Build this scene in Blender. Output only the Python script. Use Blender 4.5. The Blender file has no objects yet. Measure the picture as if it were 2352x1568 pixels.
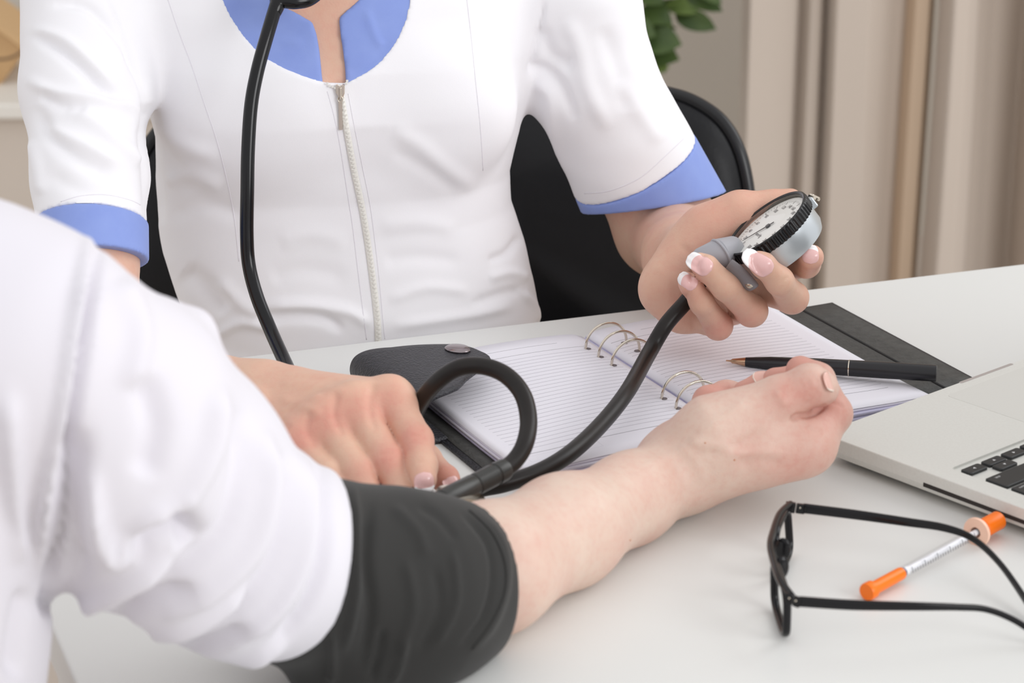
import bpy, bmesh, math, random
import numpy as np
from mathutils import Vector, Matrix
from mathutils.bvhtree import BVHTree
R = math.radians
C = bpy.context.scene.collection
# ------------------------------------------------------------------ camera, world, lights, exposure
F_PX, PITCH, CAM_Z = 5756.0, R(19.656), 1.3487
cam_data = bpy.data.cameras.new('camera'); cam = bpy.data.objects.new('camera', cam_data); C.objects.link(cam)
cam.location = (0, 0, CAM_Z); cam.rotation_euler = (R(90)-PITCH, 0, 0)
cam_data.sensor_width = 36; cam_data.lens = F_PX/2352*36; cam_data.clip_start = .05
cam_data.dof.use_dof = True; cam_data.dof.focus_distance = 1.68; cam_data.dof.aperture_fstop = 10.5
bpy.context.scene.camera = cam
W = bpy.data.worlds.new('world'); bpy.context.scene.world = W; W.use_nodes = True
W.node_tree.nodes['Background'].inputs[0].default_value = (.99, .985, 1.0, 1)
W.node_tree.nodes['Background'].inputs[1].default_value = 0.93
def area(name, loc, target, size, power, col):
    l = bpy.data.lights.new(name, 'AREA'); l.shape = 'RECTANGLE'; l.size, l.size_y = size; l.energy = power; l.color = col
    o = bpy.data.objects.new(name, l); C.objects.link(o); o.location = loc
    o.rotation_euler = (Vector(target)-Vector(loc)).to_track_quat('-Z', 'Y').to_euler()
    return o
area('window_light', (2.3, 2.5, 2.5), (0, 1.6, .9), (1.6, 1.6), 20, (.97, .985, 1.0))
area('front_fill', (3.2, -1.0, 2.35), (-.1, 1.6, .9), (1.9, 1.9), 72, (.985, .99, 1))  # added soft fill from the front right, brightens surfaces facing the camera
S = bpy.context.scene
S.view_settings.view_transform = 'Standard'; S.view_settings.look = 'None'; S.view_settings.gamma = 1
S.view_settings.exposure = 0.0; S.view_settings.use_curve_mapping = False

# ------------------------------------------------------------------ measured points
_c, _s = math.cos(PITCH), math.sin(PITCH)
def _dir(px, py):
    dx = (px-1176)/F_PX; dz = -(py-784)/F_PX
    return Vector((dx, _c+dz*_s, -_s+dz*_c))
def P(px, py, D):            # the world point seen at (px, py) of the photograph, D metres along the view axis
    return Vector((0, 0, CAM_Z))+_dir(px, py)*D
def T(px, py, z=.75):        # the world point seen at (px, py) that lies at height z
    d = _dir(px, py); return Vector((0, 0, CAM_Z))+d*((z-CAM_Z)/d.z)
def to_px(V):
    V = np.asarray(V); x, y, z = V[..., 0], V[..., 1], V[..., 2]-CAM_Z
    d = y*_c-z*_s; u = y*_s+z*_c
    return 1176+F_PX*x/d, 784-F_PX*u/d, d

# ------------------------------------------------------------------ materials
def mat(name, col, rough=.5, metal=0, spec=.5, noise=None, bump=None, sss=0, alpha=None, trans=0, sheen=0, coat=0, ior=1.45):
    m = bpy.data.materials.new(name); m.use_nodes = True; nt = m.node_tree; b = nt.nodes['Principled BSDF']
    b.inputs['Base Color'].default_value = (*col, 1); b.inputs['Roughness'].default_value = rough; b.inputs['Metallic'].default_value = metal
    b.inputs['Specular IOR Level'].default_value = spec; b.inputs['IOR'].default_value = ior
    if trans: b.inputs['Transmission Weight'].default_value = trans
    if sheen: b.inputs['Sheen Weight'].default_value = sheen
    if coat: b.inputs['Coat Weight'].default_value = coat; b.inputs['Coat Roughness'].default_value = .1
    if sss: b.inputs['Subsurface Weight'].default_value = sss; b.inputs['Subsurface Radius'].default_value = (1, .35, .2); b.inputs['Subsurface Scale'].default_value = .006
    tc = nt.nodes.new('ShaderNodeTexCoord')
    if noise:                 # (scale, second colour, contrast)
        sc, c2, con = noise[:3]
        n = nt.nodes.new('ShaderNodeTexNoise'); n.inputs['Scale'].default_value = sc; n.inputs['Detail'].default_value = 4
        nt.links.new(tc.outputs['Object'], n.inputs['Vector'])
        r = nt.nodes.new('ShaderNodeMapRange'); r.inputs['From Min'].default_value = .5-con; r.inputs['From Max'].default_value = .5+con
        nt.links.new(n.outputs['Fac'], r.inputs['Value'])
        x = nt.nodes.new('ShaderNodeMix'); x.data_type = 'RGBA'; x.inputs['A'].default_value = (*col, 1); x.inputs['B'].default_value = (*c2, 1)
        nt.links.new(r.outputs['Result'], x.inputs['Factor']); nt.links.new(x.outputs['Result'], b.inputs['Base Color'])
    if bump:                  # (kind, scale, strength, distance)
        kind, sc, st, dist = bump
        if kind == 'noise': t = nt.nodes.new('ShaderNodeTexNoise'); t.inputs['Detail'].default_value = 6
        elif kind == 'voronoi': t = nt.nodes.new('ShaderNodeTexVoronoi'); t.feature = 'SMOOTH_F1'
        else: t = nt.nodes.new('ShaderNodeTexWave'); t.inputs['Distortion'].default_value = 1.5
        t.inputs['Scale'].default_value = sc; nt.links.new(tc.outputs['Object'], t.inputs['Vector'])
        u = nt.nodes.new('ShaderNodeBump'); u.inputs['Strength'].default_value = st; u.inputs['Distance'].default_value = dist
        nt.links.new(t.outputs[1 if kind == 'noiseC' else 0], u.inputs['Height']); nt.links.new(u.outputs[0], b.inputs['Normal'])
    return m
def srgb(r, g, b):
    return tuple((v/255/12.92 if v <= 10 else ((v/255+.055)/1.055)**2.4) for v in (r, g, b))
M = {}
M['table'] = mat('white_laminate', srgb(225, 226, 223), .34, spec=.4, noise=(3, srgb(222, 222, 219), .3))
M['table_edge'] = mat('table_edge', srgb(215, 210, 203), .5)
M['alu'] = mat('aluminium', srgb(226, 226, 220), .45, metal=.12, noise=(600, srgb(222, 221, 215), .2))
M['alu_side'] = mat('aluminium_side', srgb(200, 194, 192), .35, metal=.5)
M['black_plastic'] = mat('black_plastic', srgb(30, 30, 32), .35)
M['key'] = mat('key_plastic', srgb(42, 43, 44), .45)
M['legend'] = mat('legend_print', srgb(225, 225, 225), .5)
M['dark'] = mat('dark_slot', srgb(45, 40, 38), .6)
M['leather'] = mat('black_leather', srgb(48, 48, 54), .45, bump=('voronoi', 700, .7, .0009), noise=(300, srgb(36, 36, 40), .2))
M['leather_in'] = mat('grey_leather_lining', srgb(76, 76, 74), .6, bump=('voronoi', 700, .4, .0007), noise=(200, srgb(62, 62, 60), .2))
M['stitch'] = mat('stitch', srgb(40, 40, 40), .8)
M['silver'] = mat('polished_nickel', srgb(215, 205, 190), .14, metal=1)
M['gun'] = mat('dark_nickel', srgb(150, 140, 142), .18, metal=1)
M['rubber'] = mat('black_rubber', srgb(34, 29, 27), .36, spec=.35, noise=(40, srgb(29, 26, 24), .2))
M['glossrubber'] = mat('gloss_black_tube', srgb(17, 17, 19), .2, spec=.38)
M['orange'] = mat('orange_plastic', srgb(252, 120, 10), .3, spec=.5)
M['pale_orange'] = mat('pale_orange_plastic', srgb(250, 205, 180), .3)
M['frame'] = mat('glossy_black_acetate', srgb(20, 19, 21), .2, spec=.35)
M['pen'] = mat('satin_black_lacquer', srgb(34, 33, 36), .3)
M['wall'] = mat('wall_paint', srgb(205, 198, 186), .9, noise=(2, srgb(198, 190, 178), .3))
M['floor'] = mat('pale_floor', srgb(196, 184, 172), .6, noise=(4, srgb(186, 172, 160), .3))
def glass(name, col=(1, 1, 1), rough=0.0, ior=1.45):
    m = bpy.data.materials.new(name); m.use_nodes = True; nt = m.node_tree; nt.nodes.remove(nt.nodes['Principled BSDF'])
    out = nt.nodes['Material Output']; g = nt.nodes.new('ShaderNodeBsdfGlossy'); t = nt.nodes.new('ShaderNodeBsdfTransparent'); mx = nt.nodes.new('ShaderNodeMixShader'); f = nt.nodes.new('ShaderNodeFresnel')
    t.inputs[0].default_value = (*col, 1); g.inputs['Roughness'].default_value = rough+.02; f.inputs['IOR'].default_value = ior
    ge = nt.nodes.new('ShaderNodeNewGeometry'); iv = nt.nodes.new('ShaderNodeMath'); iv.operation = 'SUBTRACT'; iv.inputs[0].default_value = 1; nt.links.new(ge.outputs['Backfacing'], iv.inputs[1])
    ml = nt.nodes.new('ShaderNodeMath'); ml.operation = 'MULTIPLY'; nt.links.new(f.outputs[0], ml.inputs[0]); nt.links.new(iv.outputs[0], ml.inputs[1]); nt.links.new(ml.outputs[0], mx.inputs[0]); nt.links.new(t.outputs[0], mx.inputs[1]); nt.links.new(g.outputs[0], mx.inputs[2]); nt.links.new(mx.outputs[0], out.inputs[0])
    return m
M['glass'] = glass('thin_clear_lens', (.97, .98, .97), 0, 1.22)
M['clear'] = glass('clear_plastic', (.97, .97, .98), .05, 1.3)

# ------------------------------------------------------------------ mesh helpers
def link(name, me, m, parent=None, smooth=False):
    o = bpy.data.objects.new(name, me); C.objects.link(o)
    if m is not None: me.materials.append(m)
    if parent is not None: o.parent = parent
    if smooth:
        for p in me.polygons: p.use_smooth = True
    return o
def obj(name, bm, m, parent=None, smooth=False):
    me = bpy.data.meshes.new(name); bmesh.ops.recalc_face_normals(bm, faces=bm.faces); bm.to_mesh(me); bm.free()
    return link(name, me, m, parent, smooth)
def thing(name, label, cat, group=None):
    o = bpy.data.objects.new(name, None); C.objects.link(o); o.empty_display_size = .02
    return tag(o, label, cat, group)
def tag(o, label, cat, group=None):
    o['label'] = label; o['category'] = cat
    if group: o['group'] = group
    return o
def struct(o): o['kind'] = 'structure'; return o
def frame(o, x, y):          # 4x4 from origin and two axes
    x = Vector(x).normalized(); z = x.cross(Vector(y)).normalized(); y = z.cross(x)
    m = Matrix((x, y, z)).transposed().to_4x4(); m.translation = Vector(o); return m
def add_box(bm, lo, hi, mtx=None, bevel=0, seg=2):
    vs = [bm.verts.new((x, y, z)) for x in (lo[0], hi[0]) for y in (lo[1], hi[1]) for z in (lo[2], hi[2])]
    fs = [bm.faces.new([vs[i] for i in q]) for q in ((0, 1, 3, 2), (4, 6, 7, 5), (0, 4, 5, 1), (2, 3, 7, 6), (0, 2, 6, 4), (1, 5, 7, 3))]
    if bevel:
        es = list({e for f in fs for e in f.edges})
        r = bmesh.ops.bevel(bm, geom=es, offset=bevel, segments=seg, affect='EDGES', profile=.5)
        vs = list({v for f in r['faces'] for v in f.verts} | {v for v in vs if v.is_valid})
    if mtx is not None: bmesh.ops.transform(bm, matrix=mtx, verts=vs)
def catmull(pts, n=8, closed=False):
    pts = [Vector(p) for p in pts]; out = []; N = len(pts)
    rng = range(N if closed else N-1)
    for i in rng:
        if closed: a, b, c, d = (pts[(i+k-1) % N] for k in range(4))
        else: a, b, c, d = pts[max(i-1, 0)], pts[i], pts[i+1], pts[min(i+2, N-1)]
        for k in range(n):
            t = k/n
            out.append(.5*((2*b)+(c-a)*t+(2*a-5*b+4*c-d)*t*t+(3*b-a-3*c+d)*t*t*t))
    if not closed: out.append(pts[-1])
    return out
def add_tube(bm, pts, rad, seg=14, closed=False, flat=None, cap=True):
    """tube through points; rad number or list; flat=(axis, factor) squashes along axis"""
    pts = [Vector(p) for p in pts]; N = len(pts)
    rads = rad if isinstance(rad, (list, tuple)) else [rad]*N
    if len(rads) != N:
        rads = [rads[0]+(rads[-1]-rads[0])*0 if len(rads) == 1 else float(np.interp(i/(N-1), np.linspace(0, 1, len(rads)), rads)) for i in range(N)]
    rings = []; nrm = None
    for i in range(N):
        if closed: t = (pts[(i+1) % N]-pts[i-1]).normalized()
        else: t = (pts[min(i+1, N-1)]-pts[max(i-1, 0)]).normalized()
        if nrm is None:
            nrm = t.orthogonal().normalized()
            if flat is not None:
                nrm = Vector(flat[0]); nrm = (nrm-t*nrm.dot(t)).normalized()
        else:
            if flat is not None: nrm = Vector(flat[0])
            nrm = (nrm-t*nrm.dot(t)).normalized()
        b = t.cross(nrm); fx = flat[1] if flat is not None else 1
        rings.append([bm.verts.new(pts[i]+nrm*(math.cos(a)*rads[i]*fx)+b*(math.sin(a)*rads[i])) for a in [2*math.pi*k/seg for k in range(seg)]])
    M_ = N if closed else N-1
    for i in range(M_):
        A, B = rings[i], rings[(i+1) % N]
        for k in range(seg): bm.faces.new((A[k], A[(k+1) % seg], B[(k+1) % seg], B[k]))
    if cap and not closed:
        bm.faces.new(list(reversed(rings[0]))); bm.faces.new(rings[-1])
    return bm
def tube(name, pts, rad, m, parent=None, n=8, seg=14, closed=False, flat=None):
    bm = bmesh.new(); add_tube(bm, catmull(pts, n, closed) if n > 1 else pts, rad, seg, closed, flat)
    return obj(name, bm, m, parent, True)
def add_lathe(bm, prof, mtx, seg=48):   # prof [(r, z)], axis local z
    rings = []
    for r, z in prof:
        if r < 1e-7: rings.append([bm.verts.new(mtx @ Vector((0, 0, z)))])
        else: rings.append([bm.verts.new(mtx @ Vector((r*math.cos(a), r*math.sin(a), z))) for a in [2*math.pi*k/seg for k in range(seg)]])
    for A, B in zip(rings, rings[1:]):
        for k in range(seg):
            a, b = A[k % len(A)], A[(k+1) % len(A)]; c, d = B[(k+1) % len(B)], B[k % len(B)]
            q = [a]+([b] if b is not a else [])+([c] if c is not b else [])+([d] if d is not c and d is not a else [])
            if len(set(q)) >= 3: bm.faces.new(q)
def lathe(name, prof, mtx, m, parent=None, seg=48, smooth=True):
    bm = bmesh.new(); add_lathe(bm, prof, mtx, seg); o = obj(name, bm, m, parent, smooth)
    if smooth: sharp(o, 35)
    return o
def sharp(o, deg=35):
    me = o.data
    bm = bmesh.new(); bm.from_mesh(me)
    for e in bm.edges:
        if len(e.link_faces) == 2 and e.calc_face_angle(0) > R(deg): e.smooth = False
    bm.to_mesh(me); bm.free()
def add_prism(bm, poly, z0, z1, mtx=None, bevel=0):   # poly [(x,y)]
    lo = [bm.verts.new((x, y, z0)) for x, y in poly]; hi = [bm.verts.new((x, y, z1)) for x, y in poly]
    f0 = bm.faces.new(list(reversed(lo))); f1 = bm.faces.new(hi); n = len(poly)
    for i in range(n): bm.faces.new((lo[i], lo[(i+1) % n], hi[(i+1) % n], hi[i]))
    vs = lo+hi
    if bevel:
        r = bmesh.ops.bevel(bm, geom=list(f1.edges)+list(f0.edges), offset=bevel, segments=2, affect='EDGES', profile=.5)
        vs = list({v for v in bm.verts if v.is_valid})
    if mtx is not None: bmesh.ops.transform(bm, matrix=mtx, verts=vs)
def rrect(x0, y0, x1, y1, r, n=5):
    out = []
    for cx, cy, a0 in ((x1-r, y1-r, 0), (x0+r, y1-r, 90), (x0+r, y0+r, 180), (x1-r, y0+r, 270)):
        for k in range(n+1):
            a = R(a0+90*k/n); out.append((cx+r*math.cos(a), cy+r*math.sin(a)))
    return out
def text_mesh(name, body, size, mtx, m, parent, depth=.00005):
    cu = bpy.data.curves.new(name, 'FONT'); cu.body = body; cu.size = size; cu.align_x = 'CENTER'; cu.align_y = 'CENTER'; cu.resolution_u = 2
    tmp = bpy.data.objects.new('tmp', cu); C.objects.link(tmp); bpy.context.view_layer.update()
    me = bpy.data.meshes.new_from_object(tmp); bpy.data.objects.remove(tmp); bpy.data.curves.remove(cu)
    me.transform(mtx); me.name = name; me.materials.clear()
    return link(name, me, m, parent)
# ------------------------------------------------------------------ the setting
UX, UY = Vector((math.cos(R(19.8)), math.sin(R(19.8)), 0)), Vector((-math.sin(R(19.8)), math.cos(R(19.8)), 0))
bm = bmesh.new(); add_box(bm, (-3.5, -2, -.05), (4.5, 5.4, 0)); struct(obj('floor', bm, M['floor']))
bm = bmesh.new(); add_box(bm, (-3.5, 4.35, 0), (4.5, 4.45, 3.0)); struct(obj('wall_back', bm, M['wall']))

# curtain hanging in front of the back wall: soft vertical folds
M['curtain'] = mat('beige_curtain', srgb(196, 184, 172), .9, sheen=.1)
M['curtain_tan'] = mat('tan_curtain', srgb(206, 184, 160), .9)
def curtain_piece(name, prof, D, m, parent, z0=.02, z1=2.7, th=.004):
    xs = [p[0] for p in prof]; ds = [p[1] for p in prof]
    X = np.linspace(xs[0], xs[-1], 220); Y = np.interp(X, xs, ds)
    k = np.exp(-np.linspace(-2, 2, 9)**2); k /= k.sum(); Y = np.convolve(np.pad(Y, 4, mode='edge'), k, 'valid')
    bm = bmesh.new(); rows = []
    for j, z in enumerate(np.linspace(z0, z1, 14)):
        rows.append([bm.verts.new(((x-1176)/F_PX*D*(1+.006*math.sin(z*3+x*.02)), D*_c+.15+y+.006*math.sin(z*4+x*.01), z)) for x, y in zip(X, Y)])
    for a, b in zip(rows, rows[1:]):
        for i in range(len(X)-1): bm.faces.new((a[i], a[i+1], b[i+1], b[i]))
    return obj(name, bm, m, parent, True)
cur = thing('curtain', 'pale beige floor-length curtain hanging in soft vertical folds at right', 'curtain')
CD = 3.7
prof = [(1712, .05), (1722, 0), (1830, .03), (1846, .058), (1860, .02), (1888, .03), (1900, .062), (1914, .0), (2000, .012), (2040, .04), (2075, .07), (2110, .09)]
curtain_piece('curtain_panel', prof, CD, M['curtain'], cur)
curtain_piece('curtain_lining', [(2095, .09), (2112, .055), (2140, .05), (2168, .12)], CD, M['curtain_tan'], cur)['label'] = 'tan inner edge of the curtain'
curtain_piece('curtain_panel', [(2160, .06), (2175, -.01), (2215, 0), (2252, .04), (2275, .12), (2330, .16), (2420, .20), (2440, .08), (2520, .02), (2600, .1), (2650, .02), (2760, .06)], CD, M['curtain'], cur)

# white side cabinet at the far left with a tan box and cord on it
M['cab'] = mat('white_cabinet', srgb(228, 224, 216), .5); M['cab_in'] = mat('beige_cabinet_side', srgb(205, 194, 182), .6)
cab = thing('side_cabinet', 'white side cabinet with beige front behind the left sleeve', 'cabinet')
p = P(70, 232, 3.9); cz = p.z
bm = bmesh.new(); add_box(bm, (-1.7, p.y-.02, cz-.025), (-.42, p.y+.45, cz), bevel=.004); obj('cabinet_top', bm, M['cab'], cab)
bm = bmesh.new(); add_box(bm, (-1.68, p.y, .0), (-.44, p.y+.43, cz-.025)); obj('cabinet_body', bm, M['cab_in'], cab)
q = P(-35, 150, 3.98)
bx = thing('cardboard_box', 'tan cardboard box tilted on its corner on the white cabinet', 'box')
bm = bmesh.new(); mt = Matrix.Translation((q.x, q.y+.08, cz+.062)) @ Matrix.Rotation(R(38), 4, 'Y'); add_box(bm, (-.055, -.07, -.04), (.055, .07, .04), mt, .002); obj('box_body', bm, mat('tan_card', srgb(196, 160, 116), .8, noise=(20, srgb(176, 140, 98), .3)), bx)
bm = bmesh.new(); add_box(bm, (-.057, -.072, .034), (.057, .072, .042), mt, .001); obj('box_lid', bm, mat('tan_card_lid', srgb(205, 170, 126), .8), bx)
cw = tube('cord', [P(95, 40, 3.86), P(72, 88, 3.86), P(50, 118, 3.85), P(20, 134, 3.85), P(-20, 138, 3.86), P(-70, 150, 3.88)], .0022, mat('brown_cord', srgb(120, 95, 70), .7))
tag(cw, 'thin brown cord curving in front of the tan box', 'cord')

# desk
desk = thing('desk', 'large plain white desk the people and papers rest on', 'desk')
TC = Vector((-.3765, 1.577, 0)); TL, TW = 1.75, .95
mt = frame(TC, UX, UY)
bm = bmesh.new(); add_box(bm, (0, -TW, .722), (TL, 0, .75), mt, .0015); obj('desk_top', bm, M['table'], desk)
bm = bmesh.new(); add_box(bm, (.05, -.09, 0), (.09, -.05, .722), mt); obj('leg', bm, M['table_edge'], desk)
bm = bmesh.new(); add_box(bm, (.05, -TW+.05, 0), (.09, -TW+.09, .722), mt); obj('leg', bm, M['table_edge'], desk)
bm = bmesh.new(); add_box(bm, (TL-.09, -.09, 0), (TL-.05, -.05, .722), mt); obj('leg', bm, M['table_edge'], desk)
bm = bmesh.new(); add_box(bm, (TL-.09, -TW+.05, 0), (TL-.05, -TW+.09, .722), mt); obj('leg', bm, M['table_edge'], desk)

# office chair
M['chair'] = mat('black_chair_leather', srgb(14, 14, 17), .45, spec=.3, bump=('noise', 260, .25, .001))
ch = thing('office_chair', 'black leather office chair with piped rounded back behind the tunic wearer', 'chair')
outl = [(1703, 520), (1702, 430), (1693, 350), (1674, 280), (1640, 226), (1590, 193), (1530, 177), (1400, 168), (1180, 160), (960, 160), (700, 165), (520, 180), (430, 215), (370, 280), (335, 360), (318, 460), (310, 560)]
pl = [P(x, y, 2.2) for x, y in outl]
pl += [Vector((pl[-1].x+.015, 2.2*_c+.12, .62)), Vector((pl[-1].x+.06, 2.2*_c+.14, .54)), Vector((pl[0].x-.06, 2.2*_c+.14, .54)), Vector((pl[0].x-.015, 2.2*_c+.12, .62))]
y0 = 2.06; 
pl = [Vector((p.x, y0+(p.z-.9)*.15+1.2*(p.x+.06)**2*-1+.09, p.z)) for p in catmull(pl, 5, True)]
cen = sum(pl, Vector())/len(pl)
bm = bmesh.new(); rings = []
for sc, dy in ((1, .0), (.975, -.014), (.9, -.02), (.6, -.026), (.25, -.028)):
    rings.append([bm.verts.new(cen+(p-cen)*sc+Vector((0, dy+.015*0, 0))) for p in pl])
back = [bm.verts.new(cen+(p-cen)*.97+Vector((0, .035, 0))) for p in pl]
n = len(pl)
for A, B in list(zip(rings, rings[1:]))+[(back, rings[0])]:
    for i in range(n): bm.faces.new((A[i], A[(i+1) % n], B[(i+1) % n], B[i]))
bm.faces.new(rings[-1]); bm.faces.new(back)
obj('backrest', bm, M['chair'], ch, True)
tube('piping', [p+Vector((0, -.006, 0)) for p in pl], .0065, mat('black_piping', srgb(22, 22, 24), .3), ch, n=1, closed=True)
bm = bmesh.new(); add_box(bm, (-.27, 1.66, .42), (.19, 2.1, .50), None, .03, 3); obj('seat', bm, M['chair'], ch, True)
lathe('post', [(0, .06), (.03, .06), (.03, .42), (0, .42)], Matrix.Translation((-.04, 1.9, 0)), M['gun'], ch)
for k in range(5):
    a = 2*math.pi*k/5
    bm = bmesh.new(); add_box(bm, (0, -.02, .05), (.28, .02, .08), Matrix.Translation((-.04, 1.9, 0)) @ Matrix.Rotation(a, 4, 'Z'), .005); obj('leg', bm, M['black_plastic'], ch)

# potted plant behind the chair
M['leaf'] = mat('green_leaf', srgb(78, 96, 48), .45, noise=(30, srgb(52, 72, 34), .25))
M['leaf2'] = mat('light_green_leaf', srgb(118, 138, 74), .45, noise=(30, srgb(92, 112, 56), .25))
plant = thing('potted_plant', 'leafy green potted plant behind the office chair', 'plant')
rnd = random.Random(4)
PD = 3.6; b0 = P(1440, 300, PD)
lathe('pot', [(0, 0), (.11, 0), (.14, .26), (.15, .28), (.13, .28), (.12, .25), (0, .25)], Matrix.Translation((b0.x, b0.y, 0)), mat('white_pot', srgb(215, 210, 202), .4), plant)
def leaf(tip, base, up, wid, m):
    tip, base = Vector(tip), Vector(base); l = tip-base; w = l.cross(up).normalized(); n = w.cross(l).normalized()
    bm = bmesh.new(); rows = []
    for i in range(7):
        t = i/6; c = base+l*t+n*(-.16*l.length*t*t); hw = wid*math.sin(math.pi*min(1, t*.93+.05))**.8 if 0 < i < 6 else wid*.05
        rows.append([bm.verts.new(c+w*hw*s+n*abs(s)*hw*.25) for s in (-1, -.5, 0, .5, 1)])
    for a, b in zip(rows, rows[1:]):
        for k in range(4): bm.faces.new((a[k], a[k+1], b[k+1], b[k]))
    return obj('leaf', bm, m, plant, True)
tops = []
for k in range(6):
    top = P(1400+rnd.uniform(-60, 130), rnd.uniform(-200, 60), PD+rnd.uniform(-.08, .1))
    pts = [Vector((b0.x+rnd.uniform(-.03, .03), b0.y+rnd.uniform(-.03, .03), .25)), (Vector((b0.x, b0.y, .7))+top)/2+Vector((rnd.uniform(-.04, .04), 0, -.1)), top]
    cp = catmull(pts, 6); tube('stem', cp, .005, mat('stem_brown', srgb(92, 88, 56), .8) if k == 0 else bpy.data.materials['stem_brown'], plant, n=1, seg=6); tops.append(cp)
LV = [((1600, 20), (1530, 10), 30), ((1480, 130), (1430, 60), 44), ((1530, 150), (1450, 150), 36), ((1540, 70), (1480, 50), 40), ((1655, 18), (1575, -8), 26), ((1640, 60), (1550, 35), 34), ((1655, 2), (1590, -40), 24), ((1560, 95), (1470, 90), 48), ((1555, 130), (1470, 118), 40), ((1525, 160), (1480, 95), 32),
      ((1500, 165), (1455, 110), 30), ((1470, 95), (1420, 20), 36), ((1540, 45), (1470, 20), 38), ((1520, 0), (1450, -30), 40), ((1470, 60), (1400, 50), 42), ((1590, -30), (1520, -60), 30), ((1450, 10), (1380, 30), 40), ((1500, 75), (1430, 60), 40)]
for i, (t_, b_, w_) in enumerate(LV):
    d = PD-.05+rnd.uniform(-.05, .06)
    leaf(P(*t_, d-.01), P(*b_, d+.02), Vector((rnd.uniform(-.2, .2), -.8, .6)), w_/F_PX*PD*.8, M['leaf2'] if i in (0, 1, 2, 3) else M['leaf'])
for i in range(90):
    cp = tops[i % 6]; b_ = cp[rnd.randrange(len(cp)//2, len(cp))]; a = rnd.uniform(0, 6.28)
    if to_px(b_)[0] > 1500 or to_px(b_)[1] > 120: continue
    leaf(b_+Vector((math.cos(a)*.07, math.sin(a)*.07, rnd.uniform(-.02, .04))), b_, Vector((0, -.3, 1)), rnd.uniform(.016, .024), M['leaf'] if i % 3 else M['leaf2'])

# ------------------------------------------------------------------ laptop
LT = R(41.42); LO = Vector((.1929, 1.4546, .75))
lm = frame(LO, (math.cos(LT), math.sin(LT), 0), (-math.sin(LT), math.cos(LT), 0))  # +x front edge from its right corner, -y toward the screen
LW, LD, LH = .325, .227, .0185
lap = thing('laptop', 'open silver aluminium laptop with black keys at the right edge', 'laptop')
bm = bmesh.new()
out = [(x, -y) for x, y in rrect(0, 0, LW, LD, .011, 8)]; out.reverse()
levels = [(.012, .0022), (.006, .0032), (.0015, .006), (0, .010), (0, .0180), (.0004, .0185)]
rings = []
cx, cy = LW/2, -LD/2
for ins, z in levels:
    rings.append([bm.verts.new((cx+(x-cx)*(1-2*ins/LW), cy+(y-cy)*(1-2*ins/LD), z)) for x, y in out])
for A, B in zip(rings, rings[1:]):
    for i in range(len(out)): bm.faces.new((A[i], A[(i+1) % len(out)], B[(i+1) % len(out)], B[i]))
bm.faces.new(list(reversed(rings[0])))
# top face with keyboard recess hole
kb = [(x, -y) for x, y in rrect(.0155, .0905, LW-.0155, .2035, .003, 3)]; kb.reverse()
top_e = [bm.edges.get((rings[-1][i], rings[-1][(i+1) % len(out)])) for i in range(len(out))]
kv = [bm.verts.new((x, y, LH)) for x, y in kb]; ke = [bm.edges.new((kv[i], kv[(i+1) % len(kv)])) for i in range(len(kv))]
bmesh.ops.triangle_fill(bm, edges=top_e+ke, use_beauty=True)
kd = [bm.verts.new((x*1+(cx-x)*.006, y, LH-.0016)) for x, y in kb]
for i in range(len(kv)): bm.faces.new((kv[i], kv[(i+1) % len(kv)], kd[(i+1) % len(kv)], kd[i]))
bm.faces.new(kd)
bmesh.ops.transform(bm, matrix=lm, verts=bm.verts)
base = obj('base', bm, M['alu'], lap); base.data.materials.append(M['alu_side'])
bm = bmesh.new(); add_prism(bm, [(x, y) for x, y in rrect(-.0003, .0085, .0010, .0115, .0006, 2)], -.205, -.083)
bmesh.ops.transform(bm, matrix=lm @ Matrix(((1, 0, 0, 0), (0, 0, 1, 0), (0, 1, 0, 0), (0, 0, 0, 1))), verts=bm.verts); obj('disc_slot', bm, M['dark'], lap)
bm = bmesh.new(); add_prism(bm, rrect(.110, -.086, .215, -.010, .003), LH-.0002, LH+.00015, lm); obj('trackpad', bm, mat('trackpad', srgb(220, 219, 213), .5, metal=.12), lap)
bm = bmesh.new(); add_prism(bm, rrect(.135, -.0022, .190, .0004, .001), LH-.0025, LH+.0002, lm); obj('finger_notch', bm, M['alu_side'], lap)
for x, y in ((.02, -.02), (LW-.02, -.02), (.02, -LD+.02), (LW-.02, -LD+.02)): lathe('rubber_foot', [(0, 0), (.006, 0), (.006, .0034), (0, .0034)], lm @ Matrix.Translation((x, y, 0)), M['black_plastic'], lap, 12)
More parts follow.
